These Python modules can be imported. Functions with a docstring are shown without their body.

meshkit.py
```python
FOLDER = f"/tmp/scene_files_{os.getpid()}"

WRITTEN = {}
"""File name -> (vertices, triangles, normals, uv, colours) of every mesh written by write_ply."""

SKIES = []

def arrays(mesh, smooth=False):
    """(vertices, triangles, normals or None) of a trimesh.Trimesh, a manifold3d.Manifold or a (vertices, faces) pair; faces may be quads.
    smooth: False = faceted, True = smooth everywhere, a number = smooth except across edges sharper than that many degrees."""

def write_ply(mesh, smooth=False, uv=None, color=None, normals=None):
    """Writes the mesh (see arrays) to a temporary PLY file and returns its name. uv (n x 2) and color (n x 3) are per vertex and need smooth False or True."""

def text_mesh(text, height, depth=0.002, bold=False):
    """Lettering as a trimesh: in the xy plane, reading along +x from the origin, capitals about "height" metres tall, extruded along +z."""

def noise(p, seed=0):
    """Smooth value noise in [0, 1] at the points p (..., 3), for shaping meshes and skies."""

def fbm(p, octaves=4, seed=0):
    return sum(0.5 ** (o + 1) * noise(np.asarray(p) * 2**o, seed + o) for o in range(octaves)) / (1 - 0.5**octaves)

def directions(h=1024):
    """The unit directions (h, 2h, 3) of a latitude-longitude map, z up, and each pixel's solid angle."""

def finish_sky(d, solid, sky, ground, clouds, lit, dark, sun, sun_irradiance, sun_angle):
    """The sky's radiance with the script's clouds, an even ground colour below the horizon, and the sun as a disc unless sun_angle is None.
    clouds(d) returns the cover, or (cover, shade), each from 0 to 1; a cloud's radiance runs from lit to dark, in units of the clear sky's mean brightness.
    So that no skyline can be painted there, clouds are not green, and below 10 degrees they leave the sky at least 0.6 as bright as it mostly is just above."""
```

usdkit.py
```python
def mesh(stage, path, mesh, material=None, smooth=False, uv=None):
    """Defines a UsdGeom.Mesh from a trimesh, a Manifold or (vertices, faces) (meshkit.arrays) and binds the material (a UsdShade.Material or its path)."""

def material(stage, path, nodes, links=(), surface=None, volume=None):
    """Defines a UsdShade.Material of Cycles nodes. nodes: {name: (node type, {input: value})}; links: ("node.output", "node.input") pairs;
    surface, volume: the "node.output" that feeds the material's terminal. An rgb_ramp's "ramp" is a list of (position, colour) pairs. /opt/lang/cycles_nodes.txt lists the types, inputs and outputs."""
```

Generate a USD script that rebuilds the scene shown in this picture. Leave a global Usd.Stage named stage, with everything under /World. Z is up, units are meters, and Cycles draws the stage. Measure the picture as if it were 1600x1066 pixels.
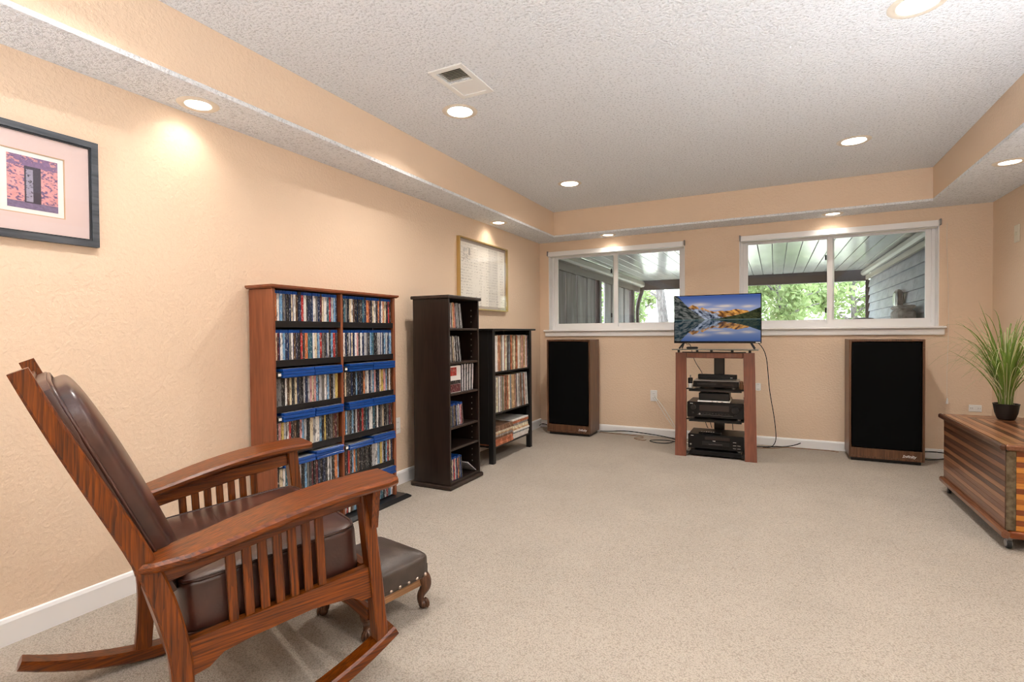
import math, random
import numpy as np, trimesh, usdkit, meshkit
from shapely.geometry import Polygon, Point, box as sbox
from pxr import Usd, UsdGeom, UsdLux, UsdShade, Gf, Sdf, Vt

random.seed(7)
RNG = np.random.default_rng(7)
stage = Usd.Stage.CreateInMemory()
UsdGeom.SetStageUpAxis(stage, "Z")
UsdGeom.Xform.Define(stage, "/World")
UsdGeom.Scope.Define(stage, "/World/Looks")
PI = math.pi

# ------------------------------------------------------------------ camera, sky, sun, exposure
EXPOSURE = 0.14
LAMP = 600.0          # radiance of a recessed lamp's lens
SKY = 0.65
SUN = 14.0
ADDED_UPLIGHT = 375.0         # radiance of the added uplights that fill the ceiling
CAM = (2.47965, -5.64838, 1.11254)
YAW, PITCH, ROLL, FPX = 0.46769, -0.01534, 0.00757, 812.393

cam = UsdGeom.Camera.Define(stage, "/World/camera")
fw = np.array([-math.sin(YAW) * math.cos(PITCH), math.cos(YAW) * math.cos(PITCH), math.sin(PITCH)])
rt = np.array([math.cos(YAW), math.sin(YAW), 0.0])
up = np.cross(rt, fw)
rt2 = rt * math.cos(ROLL) + up * -math.sin(ROLL)
up2 = rt * math.sin(ROLL) + up * math.cos(ROLL)
rt2, up2 = rt * math.cos(ROLL) - up * math.sin(ROLL), rt * math.sin(ROLL) + up * math.cos(ROLL)
M = np.eye(4)
M[0, :3], M[1, :3], M[2, :3], M[3, :3] = rt2, up2, -fw, CAM
cam.AddTransformOp().Set(Gf.Matrix4d(*M.ravel().tolist()))
cam.CreateHorizontalApertureAttr(36.0)
cam.CreateFocalLengthAttr(36.0 * FPX / 1600.0)
cam.CreateClippingRangeAttr(Gf.Vec2f(0.05, 200.0))
cam.CreateExposureAttr(EXPOSURE)

sky_m = usdkit.material(stage, "/World/Looks/sky", {
    "s": ("sky_texture", {"sky_type": "multiple_scattering", "sun_elevation": 0.95, "sun_rotation": 2.6, "sun_disc": False}),
    "h": ("hsv", {"saturation": .30}), "b": ("background_shader", {"strength": SKY})}, [("s.color", "h.color"), ("h.color", "b.color")], surface="b.background")
dome = UsdLux.DomeLight.Define(stage, "/World/sky_light")
UsdShade.MaterialBindingAPI.Apply(dome.GetPrim()).Bind(sky_m)
sun = UsdLux.DistantLight.Define(stage, "/World/sun_light")
sun.CreateIntensityAttr(SUN); sun.CreateAngleAttr(0.6); sun.CreateColorAttr(Gf.Vec3f(1, .95, .86))
sun.AddRotateZOp().Set(-18.0); sun.AddRotateXOp().Set(38.0)      # high, shining from behind the house onto the trees

# ------------------------------------------------------------------ materials
MATS = {}
def mat(name, nodes, links=(), surface="p.BSDF"):
    MATS[name] = usdkit.material(stage, f"/World/Looks/{name}", nodes, links, surface=surface)
    return MATS[name]

def plain(name, col, rough=.5, **kw):
    return mat(name, {"p": ("principled_bsdf", {"base_color": col, "roughness": rough, **kw})})

def mottled(name, c1, c2, scale=(20, 20, 20), rough=.5, lo=.35, hi=.65, bump=0.0, bscale=None, detail=3, bdist=.004, space="position", distortion=0.0, **kw):
    """Two tones mixed by a stretched noise in world or object space, with an optional fine relief."""
    src = ("geometry", {}) if space == "position" else ("texture_coordinate", {})
    out = "g.position" if space == "position" else "g.object"
    n = {"g": src, "m": ("mapping", {"scale": scale}), "n": ("noise_texture", {"scale": 1.0, "detail": detail, "distortion": distortion}),
         "r": ("rgb_ramp", {"ramp": [(lo, c1), (hi, c2)]}), "p": ("principled_bsdf", {"roughness": rough, **kw})}
    l = [(out, "m.vector"), ("m.vector", "n.vector"), ("n.fac", "r.fac"), ("r.color", "p.base_color")]
    if bump:
        n["m2"] = ("mapping", {"scale": bscale or scale}); n["n2"] = ("noise_texture", {"scale": 1.0, "detail": 2.0})
        n["b"] = ("bump", {"strength": bump, "distance": bdist})
        l += [(out, "m2.vector"), ("m2.vector", "n2.vector"), ("n2.fac", "b.height"), ("b.normal", "p.normal")]
    return mat(name, n, l)

# room
def wall_paint(name, col):
    return mat(name, {"g": ("geometry", {}), "n": ("noise_texture", {"scale": 55.0, "detail": 3.0, "roughness": .55}),
                      "r": ("rgb_ramp", {"ramp": [(.42, (0, 0, 0)), (.62, (1, 1, 1))]}),
                      "b": ("bump", {"strength": .26, "distance": .004}), "p": ("principled_bsdf", {"base_color": col, "roughness": .55, "specular_ior_level": .3})},
               [("g.position", "n.vector"), ("n.fac", "r.fac"), ("r.color", "b.height"), ("b.normal", "p.normal")])
wall_paint("peach_paint", (.80, .618, .455))
mat("stipple", {"g": ("geometry", {}), "v": ("noise_texture", {"scale": 75.0, "detail": 3.0, "roughness": .6}),
                "r": ("rgb_ramp", {"ramp": [(.40, (0, 0, 0)), (.60, (1, 1, 1))]}),
                "c": ("rgb_ramp", {"ramp": [(.35, (.66, .675, .69)), (.46, (.91, .93, .955))]}),  # low spots of the stipple greyer, their shade put into the colour
                "b": ("bump", {"strength": .7, "distance": .006}), "p": ("principled_bsdf", {"roughness": .9, "specular_ior_level": .1})},
    [("g.position", "v.vector"), ("v.fac", "r.fac"), ("r.color", "b.height"), ("b.normal", "p.normal"), ("v.fac", "c.fac"), ("c.color", "p.base_color")])
mat("carpet", {"g": ("geometry", {}), "m": ("mapping", {"scale": (1, 1, 1), "rotation": (0, 0, .6)}),
               "v": ("voronoi_texture", {"scale": 185.0, "randomness": .95}), "n": ("noise_texture", {"scale": 2.2, "detail": 3.0}),
               "r": ("rgb_ramp", {"ramp": [(.0, (.475, .416, .352)), (.45, (.405, .354, .298)), (.85, (.30, .258, .214))]}),
               "r2": ("rgb_ramp", {"ramp": [(.35, (.93, .93, .93)), (.65, (1, 1, 1))]}),
               "x": ("mix_color", {"blend_type": "multiply", "fac": 1.0}),
               "b": ("bump", {"strength": .45, "distance": .006, "invert": True}), "p": ("principled_bsdf", {"roughness": .95, "specular_ior_level": .05})},
    [("g.position", "m.vector"), ("m.vector", "v.vector"), ("g.position", "n.vector"), ("v.distance", "r.fac"), ("n.fac", "r2.fac"), ("r.color", "x.a"), ("r2.color", "x.b"),
     ("x.result", "p.base_color"), ("v.distance", "b.height"), ("b.normal", "p.normal")])
plain("white_trim", (.90, .895, .89), .35)
plain("white_plastic", (.88, .87, .84), .3)
plain("cream_plastic", (.80, .74, .60), .35)
plain("socket_dark", (.05, .05, .05), .5)
plain("shade_fabric", (.80, .78, .72), .8)
mat("lens", {"e": ("emission", {"color": (1.0, .94, .885), "strength": LAMP})}, surface="e.emission")
mat("small_lens", {"e": ("emission", {"color": (1.0, .92, .82), "strength": LAMP * .24})}, surface="e.emission")
plain("ring_cream", (.80, .72, .60), .4)
plain("reflector", (.9, .88, .84), .35)
mat("pane_glass", {"f": ("fresnel", {"IOR": 1.5}), "t": ("transparent_bsdf", {"color": (.93, .95, .94)}), "s": ("glossy_bsdf", {"roughness": .0, "color": (1, 1, 1)}), "x": ("mix_closure", {}), "g": ("geometry", {}), "o": ("math", {"math_type": "subtract", "value1": 1.0}), "q": ("math", {"math_type": "multiply"})},
    [("g.backfacing", "o.value2"), ("o.value", "q.value1"), ("f.fac", "q.value2"), ("q.value", "x.fac"), ("t.BSDF", "x.closure1"), ("s.BSDF", "x.closure2")], surface="x.closure")
# furniture
def wood(name, dark, light, axis, rough=.3, fine=130, along=5, rings=42, space="object", **kw):
    sc = [fine, fine, fine]; sc[axis] = along
    s2 = [rings, rings, rings]; s2[axis] = rings * .12
    out = "g.position" if space == "position" else "g.object"
    mid = tuple((a + b) / 2 for a, b in zip(dark, light))
    return mat(name, {"g": ("geometry", {}) if space == "position" else ("texture_coordinate", {}),
        "m": ("mapping", {"scale": tuple(sc)}), "n": ("noise_texture", {"scale": 1.0, "detail": 4.0, "roughness": .6}),
        "m2": ("mapping", {"scale": tuple(s2)}), "w": ("wave_texture", {"wave_type": "rings", "rings_direction": "spherical", "profile": "saw", "scale": 1.3, "distortion": 5.0, "detail": 2.0, "detail_scale": 1.2}),
        "a": ("rgb_ramp", {"ramp": [(.3, (0, 0, 0)), (.7, (1, 1, 1))]}),
        "x": ("mix_color", {"fac": .30}), "r": ("rgb_ramp", {"ramp": [(.12, dark), (.5, mid), (.85, light)]}),
        "b": ("bump", {"strength": .12, "distance": .002}), "p": ("principled_bsdf", {"roughness": rough, **kw})},
        [(out, "m.vector"), ("m.vector", "n.vector"), (out, "m2.vector"), ("m2.vector", "w.vector"), ("n.fac", "a.fac"), ("a.color", "x.a"), ("w.color", "x.b"),
         ("x.result", "r.fac"), ("r.color", "p.base_color"), ("n.fac", "b.height"), ("b.normal", "p.normal")])
OAK = dict(dark=(.034, .0062, .0005), light=(.210, .046, .001))
wood("oak_y", axis=1, **OAK, rough=.34, specular_ior_level=.4, coat_weight=.08, coat_roughness=.15)
wood("oak_z", axis=2, **OAK, rough=.34, specular_ior_level=.4, coat_weight=.08, coat_roughness=.15)
wood("oak_x", axis=0, **OAK, rough=.34, specular_ior_level=.4, coat_weight=.08, coat_roughness=.15)
mottled("leather", (.032, .0095, .006), (.065, .021, .013), (9, 9, 9), .32, bump=.25, bscale=(140, 140, 140), bdist=.0015, space="object", coat_weight=.25, coat_roughness=.3)
mottled("old_leather", (.035, .024, .018), (.06, .042, .032), (12, 12, 12), .36, bump=.3, bscale=(170, 170, 170), bdist=.0015, space="object")
wood("stool_wood", (.035, .012, .006), (.12, .05, .022), 2, rough=.3)
wood("stool_apron", (.16, .07, .025), (.36, .19, .08), 1, rough=.45)
plain("nail_metal", (.62, .52, .45), .28, metallic=1.0)
wood("cherry_z", (.16, .042, .014), (.27, .080, .030), 2, rough=.4, fine=60, rings=5)
wood("cherry_y", (.17, .047, .016), (.29, .090, .034), 1, rough=.4, fine=60, rings=5)
wood("espresso", (.008, .004, .0025), (.022, .012, .008), 2, rough=.35, fine=60, rings=5)
wood("espresso_y", (.012, .006, .004), (.032, .018, .012), 1, rough=.35, fine=60, rings=5)
plain("black_board", (.006, .006, .007), .35)
plain("black_satin", (.008, .0075, .0075), .38, specular_ior_level=.35)
plain("black_inside", (.004, .004, .004), .6)
plain("peg_hole", (.35, .33, .30), .4, metallic=.6)
plain("grille_cloth", (.0035, .0035, .0035), .95, specular_ior_level=.05)
wood("walnut", (.055, .022, .010), (.17, .078, .038), 2, rough=.35, fine=110, rings=6)
plain("logo_silver", (.75, .74, .72), .35)
wood("stand_wood", (.12, .034, .017), (.20, .062, .032), 2, rough=.3, fine=60, rings=4, coat_weight=.3)
plain("black_gloss", (.004, .004, .0045), .22, specular_ior_level=.3)
plain("black_metal", (.012, .012, .012), .3)
plain("dark_display", (.022, .013, .011), .15)
plain("silver", (.45, .44, .44), .3, metallic=.8)
plain("grey_metal", (.30, .29, .28), .35, metallic=.9)
mat("smoked_glass", {"p": ("principled_bsdf", {"base_color": (.55, .62, .60), "roughness": .03, "transmission_weight": .85, "ior": 1.45})})
plain("black_rubber", (.008, .008, .008), .5)
plain("white_cord", (.72, .70, .66), .45)
plain("brown_clay", (.24, .11, .045), .6)
plain("blue_case", (.006, .055, .26), .22)
plain("dark_blue_case", (.004, .014, .05), .3)
plain("black_case", (.012, .012, .014), .35)
plain("paper_white", (.78, .77, .74), .6)
plain("gold_frame", (.62, .45, .18), .3, metallic=.75)
plain("black_frame", (.012, .014, .018), .4)
mottled("slate_frame", (.028, .035, .045), (.075, .085, .10), (60, 6, 60), .35)
plain("pink_mat", (.66, .52, .49), .8)
plain("tan_bevel", (.55, .36, .22), .7)
plain("grey_mat", (.42, .37, .33), .8)
mat("picture_glass", {"f": ("fresnel", {"IOR": 1.45}), "t": ("transparent_bsdf", {"color": (1, 1, 1)}), "s": ("glossy_bsdf", {"roughness": .0, "color": (1, 1, 1)}), "x": ("mix_closure", {}), "g": ("geometry", {}), "o": ("math", {"math_type": "subtract", "value1": 1.0}), "q": ("math", {"math_type": "multiply"})},
    [("g.backfacing", "o.value2"), ("o.value", "q.value1"), ("f.fac", "q.value2"), ("q.value", "x.fac"), ("t.BSDF", "x.closure1"), ("s.BSDF", "x.closure2")], surface="x.closure")
mat("print", {"a": ("attribute", {"attribute": "col"}), "p": ("principled_bsdf", {"roughness": .7})}, [("a.color", "p.base_color")])
mat("screen", {"a": ("attribute", {"attribute": "col"}), "e": ("emission", {"strength": .85})}, [("a.color", "e.color")], surface="e.emission")
for nm, d, l in (("walnut_plank", (.050, .017, .008), (.095, .036, .017)), ("mahogany_plank", (.12, .042, .018), (.20, .080, .036)), ("maple_plank", (.22, .092, .040), (.33, .15, .070)),
                 ("orange_plank", (.42, .145, .018), (.58, .23, .035)), ("red_plank", (.15, .032, .006), (.23, .055, .011)), ("amber_plank", (.26, .078, .010), (.36, .12, .018))):
    wood(nm, d, l, 1 if nm in ("walnut_plank", "mahogany_plank", "maple_plank") else 0, rough=.28, fine=120, rings=6, coat_weight=.2)
mottled("aged_brass", (.085, .065, .036), (.20, .16, .10), (35, 35, 35), .45, metallic=.55)
plain("pot_black", (.006, .006, .006), .3)
plain("soil", (.05, .033, .02), .9)
def leaf_mat(name, c1, c2, scale=8, tr=.35):
    return mat(name, {"g": ("geometry", {}), "r": ("rgb_ramp", {"ramp": [(0, c1), (1, c2)]}), "p": ("principled_bsdf", {"roughness": .45}), "t": ("translucent_bsdf", {}), "x": ("mix_closure", {"fac": tr})},
               [("g.random_per_island", "r.fac"), ("r.color", "p.base_color"), ("r.color", "t.color"), ("p.BSDF", "x.closure1"), ("t.BSDF", "x.closure2")], surface="x.closure")
leaf_mat("grass_blade", (.20, .31, .06), (.62, .66, .34), tr=.4)
leaf_mat("tip_blade", (.55, .56, .30), (.66, .62, .42), tr=.3)
leaf_mat("tree_leaf", (.20, .27, .10), (.52, .57, .33), tr=.4)
leaf_mat("pale_leaf", (.48, .52, .36), (.82, .83, .70), tr=.4)  # whitened leaves, overexposed daylight put into the colour
mottled("bark", (.085, .075, .07), (.19, .175, .165), (25, 25, 8), .9, bump=.6, bscale=(40, 40, 14), bdist=.01)
# outside
mottled("patio_plank", (.55, .55, .50), (.66, .65, .60), (4, 1.2, 4), .22, coat_weight=.4, coat_roughness=.12)
mottled("fence_board", (.24, .215, .21), (.38, .35, .34), (7, 7, 1.2), .7)
plain("dark_beam", (.045, .028, .025), .5)
plain("gutter_tan", (.42, .38, .31), .45)
plain("gutter_brown", (.13, .095, .075), .5)
mottled("siding", (.30, .32, .36), (.42, .44, .49), (3, 3, 9), .55)
plain("lantern_black", (.008, .008, .009), .25)
plain("lantern_glass", (.75, .76, .74), .15)
mottled("stone", (.25, .22, .20), (.42, .38, .35), (18, 18, 18), .8, bump=.5)
mottled("lawn", (.66, .63, .50), (.82, .79, .68), (1.5, 1.5, 1.5), .9)  # bleached grass tone, overexposed sunlight put into the colour
mottled("patio_slab", (.42, .40, .37), (.52, .50, .46), (3, 3, 3), .8)
plain("roof_grey", (.3, .3, .3), .8)

SPINES = {"black": ((.010, .010, .012), (.30, .29, .27)), "charcoal": ((.035, .035, .037), (.42, .40, .37)), "grey": ((.16, .155, .15), (.03, .03, .03)),
          "silver": ((.42, .42, .43), (.10, .10, .12)), "white": ((.72, .70, .67), (.22, .20, .20)), "cream": ((.62, .53, .37), (.16, .08, .04)),
          "navy": ((.012, .022, .06), (.38, .40, .44)), "sky-blue": ((.14, .29, .46), (.60, .64, .66)), "teal": ((.03, .11, .15), (.42, .48, .46)),
          "red": ((.38, .030, .026), (.62, .48, .40)), "maroon": ((.10, .014, .022), (.48, .38, .32)), "pink": ((.52, .24, .24), (.70, .60, .58)),
          "orange": ((.52, .16, .05), (.66, .52, .36)), "yellow": ((.55, .42, .12), (.14, .08, .03)), "olive": ((.10, .10, .055), (.44, .42, .32)),
          "brown": ((.085, .045, .026), (.46, .36, .25)), "lilac": ((.32, .28, .38), (.08, .07, .10))}
for k, (c, t) in SPINES.items():
    dk = tuple(x * .35 + .01 for x in c)
    mat("spine_" + k.replace("-", "_"), {"g": ("geometry", {}), "m": ("mapping", {"scale": (10, 160, 42)}), "n": ("noise_texture", {"scale": 1.0, "detail": 3.0, "roughness": .7}),
        "m2": ("mapping", {"scale": (10, 62, 24), "location": (3.7, 1.3, 9.1)}), "n2": ("noise_texture", {"scale": 1.0, "detail": 1.0}),
        "q": ("rgb_ramp", {"ramp": [(.58, (0, 0, 0)), (.615, (1, 1, 1))]}), "r": ("rgb_ramp", {"ramp": [(.34, dk), (.42, c), (1, c)]}), "t": ("color", {"value": t}),
        "x": ("mix_color", {}), "p": ("principled_bsdf", {"roughness": .3})},
        [("g.position", "m.vector"), ("g.position", "m2.vector"), ("m.vector", "n.vector"), ("m2.vector", "n2.vector"), ("n.fac", "q.fac"), ("n2.fac", "r.fac"), ("q.color", "x.fac"),
         ("r.color", "x.a"), ("t.color", "x.b"), ("x.result", "p.base_color")])
SLEEVES = {"white": (.74, .72, .68), "cream": (.60, .50, .37), "tan": (.42, .27, .15), "brown": (.15, .075, .04), "rust": (.36, .115, .05), "grey": (.27, .255, .245),
           "dark grey": (.06, .055, .055), "blue-grey": (.20, .235, .26), "pink": (.48, .27, .24), "olive": (.20, .18, .10), "black": (.018, .016, .016)}
for k, c in SLEEVES.items():
    c2 = tuple(min(.8, x * 1.5 + .05) for x in c)
    mottled("sleeve_" + k.replace(" ", "_").replace("-", "_"), c, c2, (8, 30, 28), .6, .5, .6)

# ------------------------------------------------------------------ mesh helpers
cat = trimesh.util.concatenate
def box(x0, y0, z0, x1, y1, z1):
    m = trimesh.creation.box([abs(x1 - x0), abs(y1 - y0), abs(z1 - z0)])
    m.apply_translation([(x0 + x1) / 2, (y0 + y1) / 2, (z0 + z1) / 2]); return m
def cbox(x0, y0, z0, x1, y1, z1, r=.004):
    """A box with chamfered edges."""
    lo, hi = np.minimum((x0, y0, z0), (x1, y1, z1)), np.maximum((x0, y0, z0), (x1, y1, z1))
    r = min(r, .45 * (hi - lo).min()); pts = []
    for sx in (0, 1):
        for sy in (0, 1):
            for sz in (0, 1):
                p = np.where([sx, sy, sz], hi, lo); q = np.where([sx, sy, sz], -r, r)
                for k in range(3):
                    v = p + q; v[k] = p[k]; pts.append(v)
    return trimesh.Trimesh(pts, process=False).convex_hull
def hull(pts): return trimesh.Trimesh(np.asarray(pts, float), process=False).convex_hull
def tube(pts, r, n=8, caps=True):
    pts = np.asarray(pts, float); r = np.broadcast_to(r, len(pts)); V, F = [], []
    tan = np.gradient(pts, axis=0); tan /= np.linalg.norm(tan, axis=1, keepdims=True) + 1e-12
    a = np.cross(tan[0], [0, 0, 1.0]); a = a if np.linalg.norm(a) > 1e-3 else np.array([1.0, 0, 0]); a /= np.linalg.norm(a)
    for i, p in enumerate(pts):
        a = a - tan[i] * (a @ tan[i]); a /= np.linalg.norm(a); b = np.cross(tan[i], a)
        th = np.arange(n) * 2 * PI / n
        V += list(p + r[i] * (np.cos(th)[:, None] * a + np.sin(th)[:, None] * b))
    for i in range(len(pts) - 1):
        for k in range(n):
            q, w = i * n + k, i * n + (k + 1) % n
            F += [[q, w, w + n], [q, w + n, q + n]]
    if caps:
        V += [pts[0], pts[-1]]; c0, c1 = len(V) - 2, len(V) - 1; L = (len(pts) - 1) * n
        for k in range(n):
            F += [[c0, (k + 1) % n, k], [c1, L + k, L + (k + 1) % n]]
    return trimesh.Trimesh(V, F, process=False)
def smooth_path(pts, n=40):
    from scipy.interpolate import CubicSpline
    pts = np.asarray(pts, float); t = np.r_[0, np.cumsum(np.linalg.norm(np.diff(pts, axis=0), axis=1))]
    return CubicSpline(t, pts)(np.linspace(0, t[-1], n))
def lathe(prof, n=24, at=(0, 0, 0)):
    prof = np.asarray(prof, float); th = np.arange(n) * 2 * PI / n
    V = np.concatenate([np.stack([r * np.cos(th), r * np.sin(th), np.full(n, z)], 1) for r, z in prof]); F = []
    for i in range(len(prof) - 1):
        for k in range(n):
            a, b = i * n + k, i * n + (k + 1) % n
            F += [[a, b, b + n], [a, b + n, a + n]]
    m = trimesh.Trimesh(V + np.asarray(at), F, process=False); m.merge_vertices(); m.update_faces(m.nondegenerate_faces()); return m
def cyl(p0, p1, r, n=16): return tube([p0, p1], r, n)
def sweep(path, th, x0, x1, c=.004):
    """A bar whose centre line is a path in the yz plane, th thick across it, reaching from x0 to x1, with chamfered edges."""
    path = np.asarray(path, float); th = np.broadcast_to(th, len(path)) / 2; X0, X1 = np.broadcast_to(x0, len(path)), np.broadcast_to(x1, len(path))
    tan = np.gradient(path, axis=0); tan /= np.linalg.norm(tan, axis=1, keepdims=True); nrm = np.stack([-tan[:, 1], tan[:, 0]], 1); V, F = [], []
    for p, t, n, x0, x1 in zip(path, th, nrm, X0, X1):
        cc = min(c, t * .6, (x1 - x0) * .3)
        for x, h in ((x0, -t + cc), (x0 + cc, -t), (x1 - cc, -t), (x1, -t + cc), (x1, t - cc), (x1 - cc, t), (x0 + cc, t), (x0, t - cc)):
            V.append([x, p[0] + n[0] * h, p[1] + n[1] * h])
    for i in range(len(path) - 1):
        for k in range(8):
            a, b = i * 8 + k, i * 8 + (k + 1) % 8
            F += [[a, b + 8, b], [a, a + 8, b + 8]]
    for base, fl in ((0, 1), ((len(path) - 1) * 8, 0)):
        for k in range(1, 7):
            F.append([base, base + k, base + k + 1] if fl else [base, base + k + 1, base + k])
    m = trimesh.Trimesh(V, F, process=False); m.fix_normals(); return m
def extrude(poly, h):
    return cat([trimesh.creation.extrude_polygon(g, h, engine="earcut") for g in getattr(poly, "geoms", [poly])])
def xf(m, mat4): m = m.copy(); m.apply_transform(mat4); return m
def moved(m, d): m = m.copy(); m.apply_translation(d); return m
def rot(m, ang, axis, at=(0, 0, 0)): return xf(m, trimesh.transformations.rotation_matrix(ang, axis, at))
def yz_extrude(poly, x0, x1):
    m = extrude(poly, x1 - x0); v = m.vertices.copy(); m.vertices = np.stack([v[:, 2] + x0, v[:, 0], v[:, 1]], 1); return m
def xz_extrude(poly, y0, y1):
    m = extrude(poly, y1 - y0); v = m.vertices.copy(); m.vertices = np.stack([v[:, 0], y1 - v[:, 2], v[:, 1]], 1); return m
def cushion(sx, sy, sz, bulge=.3, n=4, e=5.0):
    m = trimesh.creation.box([2, 2, 2])
    for _ in range(n): m = m.subdivide()
    v = m.vertices.copy()
    l = (np.abs(v) ** e).sum(1) ** (1 / e); v = v / l[:, None]
    edge = np.clip(np.maximum(np.abs(v[:, 0]), np.abs(v[:, 1])), 0, 1)
    v[:, 2] *= 1 + bulge * (1 - edge ** 2.0)
    m.vertices = v * [sx / 2, sy / 2, sz / 2]; return m
def frame_xz(x0, z0, x1, z1, w, y0, y1, wb=None):
    return xz_extrude(sbox(x0, z0, x1, z1).difference(sbox(x0 + w, z0 + (wb or w), x1 - w, z1 - w)), y0, y1)
def frame_yz(y0, z0, y1, z1, w, x0, x1):
    return yz_extrude(sbox(y0, z0, y1, z1).difference(sbox(y0 + w, z0 + w, y1 - w, z1 - w)), x0, x1)

# ------------------------------------------------------------------ prims, names, labels
USED = {}
def numbered(parent, name):
    k = (parent, name); n = USED.get(k, -1) + 1; USED[k] = n
    return f"{parent}/{name}" + (f"_{n:03d}" if n else "")
def tag(p, label=None, category=None, group=None, kind=None):
    for k, v in (("label", label), ("category", category), ("group", group), ("kind", kind)):
        if v: p.SetCustomDataByKey(k, v)
    return p
class Thing:
    def __init__(s, name, label, category, loc=(0, 0, 0), rotz=0.0, group=None, kind=None):
        s.path = numbered("/World", name); s.loc = np.asarray(loc, float); s.rotz = rotz
        x = UsdGeom.Xform.Define(stage, s.path)
        x.AddTranslateOp().Set(Gf.Vec3d(*map(float, s.loc)))
        if rotz: x.AddRotateZOp().Set(math.degrees(rotz))
        s.prim = tag(x.GetPrim(), label, category, group, kind)
    def part(s, name, mesh, m, under=None, smooth=False, label=None, kind=None, world=False, col=None):
        """A part in the thing's own frame (world=True: given in world coordinates)."""
        if world:
            v = np.asarray(mesh.vertices) - s.loc; c, q = math.cos(-s.rotz), math.sin(-s.rotz)
            mesh = trimesh.Trimesh(np.stack([c * v[:, 0] - q * v[:, 1], q * v[:, 0] + c * v[:, 1], v[:, 2]], 1), mesh.faces, process=False)
        p = numbered(under or s.path, name)
        g = usdkit.mesh(stage, p, mesh, MATS[m], smooth=smooth)
        if col is not None:
            UsdGeom.PrimvarsAPI(g).CreatePrimvar("col", Sdf.ValueTypeNames.Color3fArray, "vertex").Set(Vt.Vec3fArray.FromNumpy(np.asarray(col, np.float32)))
        tag(g.GetPrim(), label, kind=kind); return p
def single(name, mesh, m, label, category, group=None, kind=None, smooth=False):
    g = usdkit.mesh(stage, numbered("/World", name), mesh, MATS[m], smooth=smooth)
    tag(g.GetPrim(), label, category, group, kind); return g
def struct(name, mesh, m, label, category, smooth=False): return single(name, mesh, m, label, category, kind="structure", smooth=smooth)
ORD = ["zeroth", "first", "second", "third", "fourth", "fifth", "sixth", "seventh", "eighth", "ninth", "tenth", "eleventh", "twelfth", "thirteenth", "fourteenth", "fifteenth", "sixteenth", "seventeenth",
       "eighteenth", "nineteenth", "twentieth", "twenty-first", "twenty-second", "twenty-third", "twenty-fourth", "twenty-fifth", "twenty-sixth", "twenty-seventh", "twenty-eighth", "twenty-ninth", "thirtieth",
       "thirty-first", "thirty-second", "thirty-third", "thirty-fourth", "thirty-fifth", "thirty-sixth", "thirty-seventh", "thirty-eighth", "thirty-ninth", "fortieth"]

# ------------------------------------------------------------------ the room
W, YR, ZS, ZC = 4.093, -8.4, 2.165, 2.44
SL, SR, SB = .303, .460, .296
CEIL = [(.80, -2.99), (.85, -1.26), (2.975, -1.30), (3.0, -2.995), (.82, -4.72), (3.0, -4.72), (.82, -6.45), (3.0, -6.45)]  # last four lie out of view, placed to light the near and rear room
SOFF = [(.135, -4.16), (.135, -1.27), (.875, -.152), (2.946, -.152), (3.80, -1.30), (.135, -7.05), (3.86, -4.16), (3.86, -7.05)]  # last three lie out of view, carrying the rows on to light the rear
RL, RS = .085, .066
struct("floor", box(0, YR, -.08, W, 0, 0), "carpet", "beige looped pile carpet over the whole floor", "floor")
def with_holes(poly, spots, r):
    for x, y in spots: poly = poly.difference(Point(x, y).buffer(r, 12))
    return poly
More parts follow.
